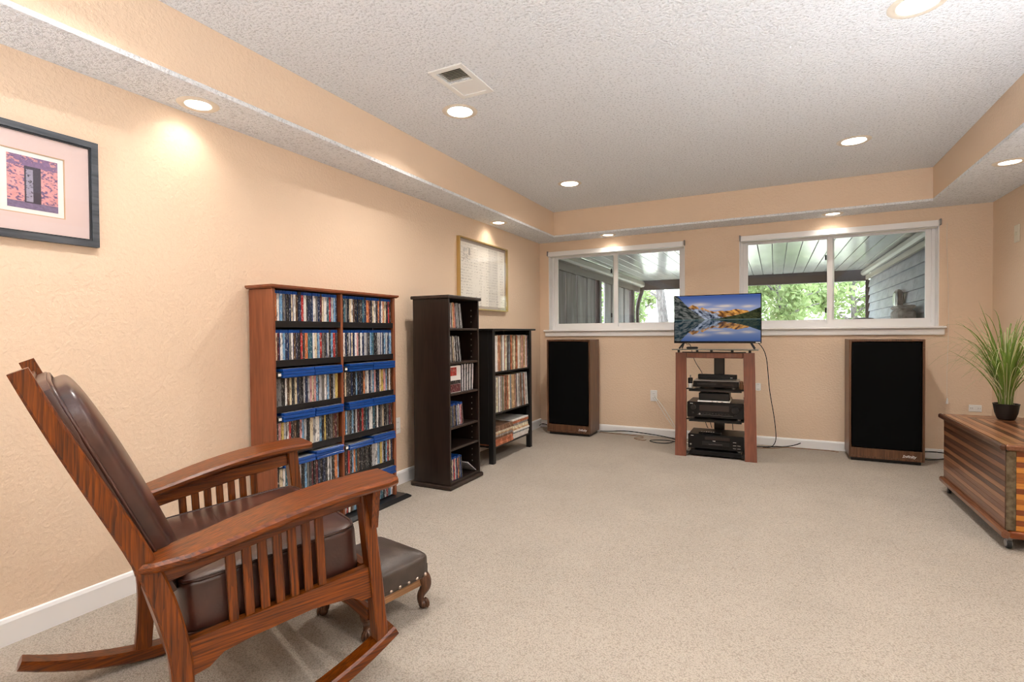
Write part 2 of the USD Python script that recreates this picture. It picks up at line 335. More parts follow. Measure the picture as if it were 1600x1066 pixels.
struct("ceiling", moved(extrude(with_holes(sbox(SL, YR, W - SR, -SB), CEIL, RL).difference(sbox(.9382, -3.4348, 1.0818, -3.3052)), .02), (0, 0, ZC)), "stipple", "white stippled ceiling with recessed lights and a vent", "ceiling")
und = with_holes(sbox(0, YR, W, 0).difference(sbox(SL, YR - 1, W - SR, -SB)), SOFF, RS)
struct("ceiling", moved(extrude(und, .02), (0, 0, ZS)), "stipple", "lower white stippled strip of ceiling under the dropped soffits", "ceiling")
struct("trim_1", box(SL - .02, YR, ZS + .0205, SL, -SB, ZC), "peach_paint", "peach painted soffit side above the wall with the cabinet", "soffit")
struct("trim_2", box(SL, -SB, ZS + .0205, W - SR, -SB + .02, ZC), "peach_paint", "peach painted soffit side above the two windows", "soffit")
struct("trim_3", box(W - SR, YR, ZS + .0205, W - SR + .02, -SB, ZC), "peach_paint", "peach painted soffit side above the chest and plant", "soffit")
struct("ceiling", cat([box(-.15, YR - .15, ZC + .1, W + .15, .15, ZC + .16)]), "roof_grey", "unseen grey roof deck above the stippled ceiling, keeping out the sky", "roof")  # unseen deck that keeps sun and sky out of the room
struct("wall_left", box(-.12, YR, -.08, 0, .12, ZC + .1), "peach_paint", "peach textured wall behind the cherry cabinet and pictures", "wall")
struct("wall_right", box(W, YR, -.08, W + .12, .12, ZC + .1), "peach_paint", "peach textured wall beside the plant and chest", "wall")
struct("wall_rear", box(-.12, YR - .12, -.08, W + .12, YR, ZC + .1), "peach_paint", "peach textured end wall facing the windows", "wall")
O1, O2, ZO0, ZO1 = (.115, 1.647), (2.166, 3.742), 1.145, 2.055
pw = sbox(0, -.08, W, ZC + .1).difference(sbox(O1[0], ZO0, O1[1], ZO1)).difference(sbox(O2[0], ZO0, O2[1], ZO1))
struct("wall_back", xz_extrude(pw, 0, .20), "peach_paint", "peach wall with two wide sliding windows", "wall")
def base_prof(h=.083): return Polygon([(0, 0), (.014, 0), (.014, h - .015), (.009, h - .003), (0, h)])
m = extrude(base_prof(.098), -YR); v = m.vertices.copy(); m.vertices = np.stack([v[:, 0], -v[:, 2], v[:, 1]], 1); m.fix_normals()
struct("baseboard_left", m, "white_trim", "white baseboard along the cabinet wall", "baseboard")
m = extrude(base_prof(), -YR); v = m.vertices.copy(); m.vertices = np.stack([W - v[:, 0], -v[:, 2], v[:, 1]], 1); m.fix_normals()
struct("baseboard_right", m, "white_trim", "white baseboard along the wall beside the chest", "baseboard")
m = extrude(base_prof(), W - .028); v = m.vertices.copy(); m.vertices = np.stack([v[:, 2] + .014, -v[:, 0], v[:, 1]], 1); m.fix_normals()
struct("baseboard_back", m, "white_trim", "white baseboard below the windows", "baseboard")

# window stool and apron
t = Thing("trim_4", "long white window stool and apron under both windows", "window sill", (1.92, 0, 1.07), kind="structure")
t.part("stool", cat([cbox(.06, -.045, 1.124, 3.787, 0, 1.145, .006), box(O1[0] + .001, 0, 1.124, O1[1] - .001, .10, 1.1455), box(O2[0] + .001, 0, 1.124, O2[1] - .001, .10, 1.1455)]), "white_trim", world=True)
t.part("apron", cat([cbox(.072, -.022, 1.068, 3.778, -.0005, 1.123, .006)]), "white_trim", world=True)

def window(n, x0, x1, fixed_first, label):
    t = Thing(f"window_{n}", label, "window", ((x0 + x1) / 2, .1, ZO0), kind="structure")
    z0, z1 = ZO0 + .001, ZO1 - .001
    t.part("jamb", cat([box(x0 + .0005, .0, z0, x0 + .008, .095, z1), box(x1 - .008, 0, z0, x1 - .0005, .095, z1), box(x0, 0, z1 - .006, x1, .095, z1)]), "white_trim", world=True)
    xm = (x0 + x1) / 2
    t.part("window_frame", frame_xz(x0 + .001, z0, x1 - .001, z1, .032, .095, .165), "white_trim", world=True)
    for a, b, ya in ((x0 + .03, xm + .03, .105 if fixed_first else .130), (xm - .03, x1 - .03, .130 if fixed_first else .105)):
        s = t.part("sash", frame_xz(a, z0 + .028, b, z1 - .028, .044, ya, ya + .022), "white_trim", world=True)
        t.part("pane", box(a + .042, ya + .009, z0 + .07, b - .042, ya + .013, z1 - .07), "pane_glass", under=s, world=True)
    for zz in (1.28, 1.78):
        t.part("latch", cbox(xm - .048, .088, zz, xm - .034, .104, zz + .05, .004), "black_metal", world=True)
window(1, O1[0], O1[1], True, "white sliding window nearer the records, tan fence outside")
window(2, O2[0], O2[1], False, "white sliding window above the walnut speaker near the plant, leafy trees outside")

def shade(x0, x1, label, cord):
    t = Thing("roller_shade", label, "roller shade", ((x0 + x1) / 2, .0, 2.03), group=None)
    t.part("cassette", sweep([(-.006, 2.0), (-.006, 2.05)], .055, x0 + .012, x1 - .012, .012), "white_trim", world=True)
    t.part("shade_roll", cyl((x0 + .02, .048, 2.015), (x1 - .02, .048, 2.015), .022, 14), "shade_fabric", world=True, smooth=50)
    for xx in (x0, x1 - .012):
        t.part("end_cap", cbox(xx, -.030, 2.008, xx + .012, .03, 2.062, .003), "grey_metal", world=True)
    if cord:
        c = t.part("pull_cord", tube(smooth_path([(x1 + .035, -.030, 2.02), (x1 + .040, -.028, 1.6), (x1 + .042, -.052, 1.145), (x1 + .042, -.03, .9), (x1 + .042, -.025, .53)], 20), .0012, 5), "white_cord", world=True)
        t.part("tassel", lathe([(0.0, .05), (.004, .048), (.010, .0), (.0, -.002)][::-1], 10, (x1 + .042, -.025, .48)), "white_plastic", under=c, world=True, smooth=40)
shade(O1[0] - .012, O1[1] + .004, "white rolled-up roller shade over the window nearer the records", False)
shade(O2[0], O2[1] + .010, "white rolled-up roller shade over the window nearer the plant", True)

# recessed lights
def downlight(x, y, zc, r, label):
    t = Thing("recessed_light", label, "ceiling light", (x, y, zc), group="recessed ceiling lights")
    t.part("trim_ring", lathe([(r - .012, .004), (r - .012, -.003), (r - .004, -.007), (r + .012, -.006), (r + .020, -.0005)], 32), "ring_cream", smooth=35)
    t.part("reflector", lathe([(r - .0125, .0), (r - .016, .03), (r - .026, .060), (.0, .0605)][::-1], 32), "reflector", smooth=35)
    t.part("lens", lathe([(r - .029, .050), (.02, .042), (0, .040)][::-1], 28), "lens" if r > .07 else "small_lens", smooth=60)
names_c = ["near the vent", "toward the windows, over the record rack side", "toward the windows, on the chest side", "at the upper picture edge, ceiling's chest side", "out of view over the rocking chair", "out of view over the camera", "out of view at the room's rear, chair side", "out of view at the room's rear, chest side"]
for (x, y), l in zip(CEIL, names_c): downlight(x, y, ZC, RL, "round recessed light " + l)
names_s = ["in the soffit above the empty wall and dark framed print", "in the soffit above the gold framed picture", "in the soffit over the window nearer the records", "in the soffit over the window nearer the plant", "in the soffit above the plant",
           "out of view in the rear soffit, chair side", "out of view in the soffit, chest side", "out of view in the rear soffit, chest side"]
for (x, y), l in zip(SOFF, names_s): downlight(x, y, ZS, RS, "small round recessed light " + l)

# ceiling vent
t = Thing("ceiling_vent", "white ceiling air vent with a dark louvred half beside the recessed light", "air vent", (1.01, -3.30, ZC))
t.part("vent_frame", moved(extrude(sbox(-.10, -.165, .10, .165).difference(sbox(-.072, .0, .072, .135) if False else sbox(-.072, -.135, .072, -.005)).difference(sbox(-.072, .010, .072, .135)), .007), (0, 0, -.0075)), "white_plastic")
t.part("duct_shade", box(-.0715, -.1345, .018, .0715, -.0055, .0195), "socket_dark")  # dark sheet standing in for the shaded duct above the louvers
for k in range(9):
    y = -.1335 + k * .0134
    t.part("louver", hull([(sx * .0712, y + dy, z) for sx in (-1, 1) for dy, z in ((0, .0015), (.0022, .0015), (.0125, .0105), (.0140, .0105))]), "cream_plastic")
t.part("damper_plate", box(-.072, .010, -.0035, .072, .135, -.001), "white_plastic")

# outlets and switch
def outlet(name, loc, rotz, label, w=.072, h=.118, plug=False, sideways=False):
    t = Thing(name, label, "wall outlet", loc, rotz)          # built facing -y
    if sideways: w, h = h, w
    t.part("cover_plate", cbox(-w / 2, -.007, -h / 2, w / 2, -.0005, h / 2, .004), "white_plastic")
    for s in (-1, 1):
        o = s * .024
        c = (o, 0) if sideways else (0, o)
        k = t.part("socket", cbox(c[0] - .016, -.0095, c[1] - .014, c[0] + .016, -.007, c[1] + .014, .003), "white_plastic")
        t.part("slot", cat([box(c[0] + q - .001, -.0099, c[1] - .004, c[0] + q + .001, -.0094, c[1] + .006) for q in (-.006, .006)]), "socket_dark", under=k)
outlet("wall_outlet", (0, -2.63, .437), PI / 2, "white outlet between cherry cabinet and dark media tower")
outlet("wall_outlet", (1.325, 0, .43), 0, "white outlet with a pale cord plugged in, below the window stool")
outlet("wall_outlet", (3.985, 0, .45), 0, "white sideways outlet just above the chest lid", w=.058, h=.085, sideways=True)
outlet("wall_outlet", (2.335, 0, .565), 0, "small pale outlet half hidden behind the television stand post", w=.05, h=.07)
t = Thing("wall_switch", "narrow cream switch on the wall high above the plant", "light switch", (W, -.49, 1.825), -PI / 2)
t.part("cover_plate", cbox(-.045, -.007, -.065, .045, -.0005, .065, .004), "cream_plastic")
t.part("toggle", cbox(-.006, -.014, -.010, .006, -.007, .012, .002), "cream_plastic")

# ------------------------------------------------------------------ outside: covered patio and trees
struct("ground", cat([box(-14, .25, -.3, 18, 12, .35)]), "lawn", "pale sunlit lawn beyond the patio", "ground")
struct("ground", hull([(-30, 12, .35), (30, 12, .35), (-30, 12, -.3), (30, 12, -.3), (-30, 40, 5.0), (30, 40, 5.0), (-30, 40, -.3), (30, 40, -.3)]), "lawn", "pale sunlit grassy slope rising behind the trees", "ground")
struct("patio", box(-.6, .25, .35, 4.3, 6.6, .40), "patio_slab", "concrete slab of the covered patio", "patio")
ZP = 2.30
t = Thing("patio_roof", "pale glossy planked ceiling of the covered patio outside", "patio roof", (1.9, 3.4, ZP), kind="structure")
nx = 24; px = (4.10 + .30) / nx
for k in range(nx):
    a = -.30 + k * px
    t.part("plank", cbox(a + .004, .21, ZP + .001 * (k % 3), a + px - .004, 6.55, ZP + .03, .003), "patio_plank", world=True)
t.part("roof_deck", box(-.45, .205, ZP + .032, 4.45, 6.8, ZP + .09), "roof_grey", world=True)
single("patio_beam", cbox(-.30, 6.556, 2.085, 4.12, 6.66, 2.33, .008), "dark_beam", "dark brown fascia beam across the far edge of the patio roof", "beam", kind="structure")
t = Thing("gutter", "tan and brown gutter above the wooden fence panels outside", "gutter", (-.25, 3.4, 2.0))
t.part("gutter_trough", sweep([(.21, 2.215), (6.5, 2.215)], .13, -.34, -.20, .03), "gutter_tan", world=True)
t.part("fascia_board", box(-.36, .21, 2.03, -.30, 6.5, 2.15), "gutter_brown", world=True)
t = Thing("gutter", "pale double-edged gutter trim above the grey siding outside", "gutter", (4.08, 3.4, 2.1))
t.part("gutter_trough", sweep([(.21, 2.235), (6.5, 2.235)], .11, 3.98, 4.08, .03), "gutter_tan", world=True)
t.part("fascia_board", box(4.06, .21, 2.10, 4.098, 6.5, 2.178), "gutter_tan", world=True)
def fence_panel(y0, y1, n, label):
    t = Thing("fence_panel", label, "fence", (-.33, (y0 + y1) / 2, .4))
    w = (y1 - y0) / n
    for k in range(n):
        xo = -.008 if k % 2 else .012
        t.part("board", cbox(-.36 + xo, y0 + k * w + .003, .40, -.33 + xo, y0 + (k + 1) * w - .003, 2.029, .006), "fence_board", world=True)
fence_panel(.26, 3.20, 12, "weathered grey fence panel close to the house, seen through the window")
fence_panel(3.72, 5.60, 8, "weathered grey fence panel beyond the dark post")
for y, l in ((3.30, "dark brown post between the two fence panels"), (5.74, "dark brown post at the far end of the fence")):
    single("patio_post", cbox(-.37, y - .07, .40, -.27, y + .07, 2.029, .01), "dark_beam", l, "post")
single("downspout", tube(smooth_path([(-.22, 6.30, 2.10), (-.21, 6.2, 2.00), (-.20, 6.0, 1.90), (-.22, 5.92, 1.75), (-.225, 5.92, 1.2), (-.225, 5.92, .45)], 30), .045, 10), "gutter_brown", "curved brown downspout at the end of the fence", "downspout", smooth=50)
t = Thing("siding_wall", "blue-grey lap siding wall of the house wing outside", "wall", (4.2, 3.4, .4), kind="structure")
t.part("sheathing", box(4.14, .21, .40, 4.22, 6.5, 2.30), "siding", world=True)
z, row = .40, 0
rr = random.Random(3)
while z < 2.05:
    h = min(.155, 2.098 - z); y = .21 - rr.random() * .8
    while y < 6.48:
        L = .95 + rr.random() * .9; a, b = max(y, .21), min(y + L, 6.49)
        if b - a > .05:
            t.part("board", hull([(4.14, yy, zz) for yy in (a + .004, b - .004) for zz in (z, z + h - .002)] + [(4.100, yy, z) for yy in (a + .004, b - .004)] + [(4.128, yy, z + h - .002) for yy in (a + .004, b - .004)]), "siding", world=True)
        y += L
    z += .155; row += 1
single("corner_board", box(4.06, 6.49, .40, 4.22, 6.53, 2.09), "dark_beam", "dark corner board at the end of the grey siding", "trim")
t = Thing("wall_lantern", "black oval lantern fixed on the grey siding outside", "lantern", (4.05, 3.45, 1.55))
t.part("lantern_body", moved(cushion(.10, .34, .25, .15, 3, 3.0), (0.0, 0, 0)), "lantern_black", smooth=True)
t.part("lantern_lens", moved(cushion(.05, .20, .17, .1, 3, 3.0), (-.035, -.02, 0)), "lantern_glass", smooth=True)
t = Thing("stone_planter", "low grey stone block standing against the siding outside", "planter", (3.97, 2.75, .40))
t.part("block", cbox(-.09, -.30, 0, .10, .24, .985, .04), "stone")
t.part("cap_slab", cbox(-.09, -.30, .986, .10, .24, 1.03, .03), "stone")
t = Thing("patio_grill", "round black lid just showing above the window sill outside", "grill", (3.60, 3.2, .40))
t.part("lid", lathe([(.0, .90), (.12, .885), (.20, .84), (.25, .76), (.26, .70), (.0, .70)][::-1], 24), "lantern_black", smooth=35)
t.part("bowl", lathe([(.0, .45), (.14, .48), (.24, .60), (.26, .695), (.0, .695)], 24), "lantern_black", smooth=35)
for k in range(3):
    a = k * 2.094
    t.part("leg", cyl((.12 * math.cos(a), .12 * math.sin(a), .5), (.25 * math.cos(a), .25 * math.sin(a), .0), .014), "grey_metal")

def tree(x, y, h, rad, zc, n, leaf, label, trunk_lean=(0, 0), tr=.10, leafsize=.085, fork=True, name="leafy_tree", group="trees beyond the patio"):
    t = Thing(name, label, "tree", (x, y, .35), group=None)
    z0 = 0.0 if y < 12 else (y - 12) * .166
    rs = np.random.default_rng(int(abs(x * 100) + y * 37))
    top = np.array([trunk_lean[0], trunk_lean[1], h])
    path = smooth_path([(0, 0, z0 - .1), top * .35 + [0.05, 0, 0], top * .7, top], 12)
    t.part("trunk", tube(path, np.linspace(tr, tr * .35, 12), 9), "bark", smooth=50)
    if fork:
        for k in range(5):
            a = rs.uniform(0, 6.28); b = path[4 + k]
            t.part("branch", tube(smooth_path([b, b + [.4 * rad * math.cos(a), .4 * rad * math.sin(a), .25 * rad], b + [.85 * rad * math.cos(a), .85 * rad * math.sin(a), .4 * rad]], 7), np.linspace(tr * .4, .012, 7), 6), "bark", smooth=50)
    nc = max(10, n // 110); V = []
    cc = rs.normal(size=(nc, 3)); cc /= np.linalg.norm(cc, axis=1, keepdims=True); cc *= rs.uniform(.25, 1, (nc, 1)) ** .5 * np.array([rad, rad, rad * .95]); cc += [top[0] * .8, top[1] * .8, zc]
    p = cc[rs.integers(0, nc, n)] + rs.normal(size=(n, 3)) * rad * .17
    a, b = rs.normal(size=(n, 3)), rs.normal(size=(n, 3)); a /= np.linalg.norm(a, axis=1, keepdims=True); b -= a * (a * b).sum(1, keepdims=True); b /= np.linalg.norm(b, axis=1, keepdims=True)
    s = leafsize * rs.uniform(.6, 1.3, (n, 1))
    V = np.stack([p - a * s, p + b * s * .45, p + a * s, p - b * s * .45], 1).reshape(-1, 3)
    i = np.arange(n)[:, None] * 4
    t.part("foliage", trimesh.Trimesh(V, np.vstack([i + [0, 1, 2], i + [0, 2, 3]]), process=False), leaf, kind="stuff")
tree(2.55, 9.0, 3.0, 1.0, 1.65, 3000, "tree_leaf", "dense green tree behind the television side of the far window")
tree(4.35, 11.0, 2.8, 1.0, 1.55, 2600, "tree_leaf", "green tree just beside the grey siding's far end")
tree(2.9, 14.2, 4.2, 1.3, 2.1, 2600, "pale_leaf", "pale washed-out tree standing between the two green trees")
tree(7.0, 13.0, 4.5, 1.35, 2.3, 2600, "tree_leaf", "tall green tree partly hidden by the grey siding")
tree(-.05, 8.2, 4.4, .60, 4.0, 900, "pale_leaf", "leaning grey-trunked tree seen beside the television screen", (-.45, .1), .15)
tree(.25, 11.7, 4.6, .75, 3.9, 900, "pale_leaf", "slim grey-trunked tree behind the leaning one", (-.25, .2), .11)
tree(-1.35, 10.2, 3.0, .75, 1.75, 2000, "tree_leaf", "small green tree beyond the end of the fence")
tree(-3.4, 12.5, 4.5, 1.4, 2.3, 2400, "tree_leaf", "round green tree glimpsed through the gap in the fence")
tree(.2, 16.5, 5.2, 2.0, 2.6, 2200, "pale_leaf", "pale distant tree on the slope behind the trunks")
tree(7.5, 17.5, 5.2, 2.0, 2.6, 2200, "pale_leaf", "pale distant tree on the slope behind the siding")
# added floor lamps, out of view, filling the ceiling with light; the room goes on behind the camera
mat("added_lamp_bulb", {"e": ("emission", {"color": (.88, .95, 1.03), "strength": ADDED_UPLIGHT})}, surface="e.emission")
def uplight(x, y, r, label):
    t = Thing("added_floor_lamp", label, "lamp", (x, y, 0))
    t.part("base", lathe([(.0, .03), (.12, .028), (.14, .012), (.14, 0), (0, 0)][::-1], 28), "black_metal", smooth=35)
    t.part("pole", cyl((0, 0, .03), (0, 0, 1.06), .012, 12), "black_metal", smooth=50)
    t.part("bowl_shade", lathe([(.02, 1.055), (.08, 1.07), (.13, 1.11), (.155, 1.15), (.150, 1.15), (.126, 1.115), (.078, 1.078), (.0, 1.065)], 32), "reflector", smooth=50)
    t.part("bulb", lathe([(.0, 1.09), (.8 * r, 1.10), (r, 1.125), (.8 * r, 1.145), (.0, 1.15)], 24), "added_lamp_bulb", smooth=50)
uplight(3.47, -3.45, .064, "added black uplight floor lamp out of view by the wall, closer to the chest")
uplight(3.45, -5.30, .11, "added black uplight floor lamp out of view by the wall beside the camera's place")
uplight(2.20, -7.00, .11, "added black uplight floor lamp out of view in the middle of the room's rear")
uplight(.60, -6.50, .080, "added black uplight floor lamp out of view standing behind the rocking chair")

# ------------------------------------------------------------------ rocking chair: local y forward, x to the sitter's right
CT = .373
cd = np.array([math.sin(CT), math.cos(CT)]); cw = np.array([math.cos(CT), -math.sin(CT)])
G = np.array([1.212, -4.784]) - cw * .348
t = Thing("rocking_chair", "dark oak mission rocking chair with slatted sides and brown leather cushions", "rocking chair", (G[0], G[1], 0), -CT)
XO, XI = .348, .300
ys = np.linspace(-.42, .485, 22)
arm_path = smooth_path([(-.198, .555), (-.08, .577), (.07, .613), (.20, .639), (.33, .654), (.458, .660)], 18)
post_path = smooth_path([(-.390, 1.040), (-.316, .87), (-.242, .712), (-.188, .595), (-.152, .50), (-.124, .40), (-.106, .30), (-.104, .18), (-.113, .045)], 26)
post_th = np.interp(np.linspace(0, 1, 26), [0, .35, .6, 1], [.036, .044, .050, .046])
leg_path = np.array([(.440, .125), (.424, .30), (.405, .47), (.388, .640)])
for s in (-1, 1):
    a, b = sorted((s * XI, s * XO))
    t.part("rocker", sweep([(y, y * y / 1.76 + .0215) for y in ys], np.interp(ys, [-.42, -.25, 0, .3, .485], [.028, .038, .043, .043, .036]), a - .006, b + .006, .007), "oak_y")
    t.part("front_leg", sweep(leg_path, .040, a, b, .004), "oak_z")
    t.part("rear_post", sweep(post_path, post_th, a, b, .005), "oak_z")
    ain = np.interp(arm_path[:, 0], [-.2, -.1, .1, .46], [.272, .268, .270, .276]); aout = np.interp(arm_path[:, 0], [-.2, -.16, -.08, .05, .2, .435, .46], [.340, .372, .408, .430, .438, .434, .418])
    t.part("armrest", sweep(arm_path, .026, *((ain, aout) if s > 0 else (-aout, -ain)), .008), "oak_y")
    t.part("arm_rail", sweep([(-.175, .520), (0, .556), (.2, .592), (.388, .613)], .046, s * .324 - .011, s * .324 + .011, .003), "oak_y")
    rp = Polygon([(-.118, .343), (.13, .364), (.413, .386), (.42, .288), (.375, .285), (.34, .306), (.22, .315), (.06, .300), (-.01, .288), (-.045, .262), (-.085, .254), (-.113, .254)])
    t.part("side_rail", yz_extrude(rp, s * .324 - .014, s * .324 + .014), "oak_y")
    for k in range(7):
        y0 = .008 + k * .0395; zb = .348 + (y0 + .05) * .082; zt = np.interp(y0, [0, .2, .388], [.552, .588, .602]) - .005
        t.part("slat", sweep([(y0 + .010, zb - .01), (y0, zt)], .0235, s * .324 - .007, s * .324 + .007, .002), "oak_z")
    cor = hull([(s * (XO + q), y, z) for q, y, z in [(.0005, .380, .643), (.0005, .404, .643), (.058, .380, .640), (.058, .404, .640), (.050, .382, .612), (.050, .406, .612), (.018, .390, .560), (.018, .414, .560), (.0005, .402, .505), (.0005, .424, .505)]])
    t.part("corbel", cor, "oak_z")
t.part("seat_rail", sweep([(.405, .29), (.400, .385)], .026, -XI, XI, .004), "oak_x")
t.part("seat_rail", sweep([(-.105, .26), (-.11, .345)], .026, -XI, XI, .004), "oak_x")
t.part("stretcher", cbox(-XI, .405, .19, XI, .428, .235, .004), "oak_x")
bd = np.array([-.195, .44]); bd /= np.linalg.norm(bd); bn = np.array([bd[1], -bd[0]])     # along the back, and its forward normal
def backpt(u, h): p = np.array([-.198, .60]) + bd * u + bn * h; return (p[0], p[1])
t.part("back_rail", sweep([backpt(.36, -.005), backpt(.445, -.005)], .024, -XI, XI, .004), "oak_x")
t.part("back_rail", sweep([backpt(-.16, .0), backpt(-.09, .0)], .024, -XI, XI, .004), "oak_x")
for k in range(5):
    x = -.20 + k * .10
    t.part("back_slat", sweep([backpt(-.10, -.006), backpt(.37, -.008)], .010, x - .022, x + .022, .002), "oak_z")
ang = math.atan2(-bd[0], bd[1])
def onback(m, u, h):
    m = rot(m, PI / 2, [1, 0, 0])                                   # cushion's z -> -y, y -> z
    m = rot(m, PI, [0, 0, 1])                                       # front faces +y
    m = rot(m, ang, [1, 0, 0]); p = backpt(u, h); return moved(m, (0, p[0], p[1]))
bp = t.part("back_panel", onback(cushion(.586, .62, .030, .0, 3, 12), .125, .020), "leather", smooth=50)
bc = t.part("back_cushion", onback(cushion(.575, .590, .076, .38, 4, 6.0), .120, .040), "leather", smooth=True)
def ring(sx, sy, n=64, e=6):
    th = np.linspace(0, 2 * PI, n + 1); c, s_ = np.cos(th), np.sin(th); l = (np.abs(c) ** e + np.abs(s_) ** e) ** (-1 / e)
    return np.stack([c * l * sx / 2, s_ * l * sy / 2, np.zeros(n + 1)], 1)
t.part("piping", onback(tube(ring(.582, .614), .0050, 6, False), .122, .034), "leather", under=bc, smooth=True)
sc = moved(rot(cushion(.598, .492, .150, .16, 4, 14.0), .075, [1, 0, 0]), (0, .146, .422))
st = t.part("seat_cushion", sc, "leather", smooth=True)
for dz in (.069, -.069):
    t.part("piping", moved(rot(moved(tube(ring(.594, .486, e=12), .0046, 6, False), (0, 0, dz)), .075, [1, 0, 0]), (0, .146, .422)), "leather", under=st, smooth=True)

# ------------------------------------------------------------------ footstool
t = Thing("footstool", "small footstool with dark leather top, brass nailheads and carved cabriole legs", "footstool", (1.046, -4.056, 0), -.19)
S = .150
t.part("leather_top", moved(cushion(2 * S + .03, 2 * S + .03, .085, .75, 4, 7.0), (0, 0, .180)), "old_leather", smooth=True)
t.part("leather_band", moved(cushion(2 * S + .018, 2 * S + .018, .060, .0, 3, 14), (0, 0, .160)), "old_leather", smooth=40)
for s, ax in ((-1, 0), (1, 0), (-1, 1), (1, 1)):
    a = cbox(s * (S - .012) - .008, -S + .02, .098, s * (S - .012) + .008, S - .02, .136, .003) if ax == 0 else cbox(-S + .02, s * (S - .012) - .008, .098, S - .02, s * (S - .012) + .008, .136, .003)
    t.part("apron", a, "stool_apron")
    for k in range(7):
        q = -S + .02 + k * (2 * S - .04) / 6
        c = (s * (S + .009), q, .147) if ax == 0 else (q, s * (S + .009), .147)
        n = trimesh.creation.icosphere(1, .0080); n.apply_translation(c); t.part("nailhead", n, "nail_metal", smooth=True)
for sx in (-1, 1):
    for sy in (-1, 1):
        dx, dy = sx * .7071, sy * .7071
        def leg_pt(o, z): return ((S - .022) * sx + dx * o, (S - .022) * sy + dy * o, z)
        pth = smooth_path([leg_pt(.0, .142), leg_pt(.020, .118), leg_pt(.024, .090), leg_pt(.006, .058), leg_pt(.004, .036), leg_pt(.012, .024)], 14)
        l = t.part("leg", tube(pth, np.interp(np.linspace(0, 1, 14), [0, .25, .6, .85, 1], [.026, .027, .018, .014, .016]), 10), "stool_wood", smooth=50)
        f = cat([trimesh.creation.icosphere(2, .019)]); f.apply_translation(leg_pt(.014, .0185))
        t.part("claw_foot", f, "stool_wood", under=l, smooth=True)
        for q in (-.6, 0, .6):
            ca, sa = math.cos(q), math.sin(q); ex, ey = dx * ca - dy * sa, dx * sa + dy * ca; b = np.array(leg_pt(.014, 0))
            t.part("toe", tube(smooth_path([b + [ex * .010, ey * .010, .036], b + [ex * .019, ey * .019, .026], b + [ex * .021, ey * .021, .008]], 6), [.006, .006, .006, .0055, .005, .004], 6), "stool_wood", under=l, smooth=50)

# ------------------------------------------------------------------ cherry media cabinet with film cases
CY0, CY1, CX, CTOP = -3.836, -2.877, .200, 1.352
t = Thing("media_cabinet", "tall cherry cabinet of two columns packed with film cases", "cabinet", (.11, (CY0 + CY1) / 2, 0))
P = lambda n, m, mt, **k: t.part(n, m, mt, world=True, **k)
P("base", hull([(x, y, z) for y in (CY0 - .075, CY1 + .075) for x in (.016, .262) for z in (0, .010)] + [(x, y, .026) for y in (CY0 - .05, CY1 + .05) for x in (.016, .245)]), "black_board")
P("side_panel", cbox(.020, CY0, .0265, CX, CY0 + .020, CTOP, .003), "cherry_z")
P("side_panel", cbox(.020, CY1 - .020, .0265, CX, CY1, CTOP, .003), "cherry_z")
CM = -3.358
P("divider", cbox(.020, CM - .009, .0265, CX, CM + .009, CTOP, .003), "cherry_z")
P("top_panel", hull([(x, y, z) for x, y in ((.016, CY0 - .018), (.016, CY1 + .018), (CX + .018, CY0 - .018), (CX + .018, CY1 + .018)) for z in (CTOP + .008, CTOP + .018)] + [(x, y, CTOP + .0005) for x, y in ((.016, CY0 - .008), (.016, CY1 + .008), (CX + .008, CY0 - .008), (CX + .008, CY1 + .008))]), "cherry_y")
P("back_panel", box(.016, CY0 + .02, .0265, .0195, CY1 - .02, CTOP), "black_inside")
ROWZ = [1.182, .977, .737, .507, .267, .034]      # where the cases of each row stand
COLS = [(CY0 + .020, CM - .009), (CM + .009, CY1 - .020)]
for a, b in COLS:
    for z in ROWZ[:-1]:
        P("shelf", box(.020, a + .0005, z - .018, CX - .006, b - .0005, z - .001), "black_board")
        P("shelf_lip", box(CX - .012, a + .0005, z - .030, CX - .004, b - .0005, z + .003), "black_board")
rr = random.Random(11)
DARK = ["black", "charcoal", "black", "navy", "navy", "black", "brown", "charcoal", "maroon", "teal"]
MIDL = ["silver", "white", "white", "cream", "silver", "sky-blue", "grey"]
HUES = ["red", "sky-blue", "yellow", "orange", "pink", "white", "sky-blue"]
def pick(row, k):
    u = rr.random()
    return rr.choice(DARK) if u < .44 else rr.choice(MIDL) if u < .82 else rr.choice(HUES)
ROWN = ["top row", "second row", "third row", "fourth row", "fifth row", "bottom row"]
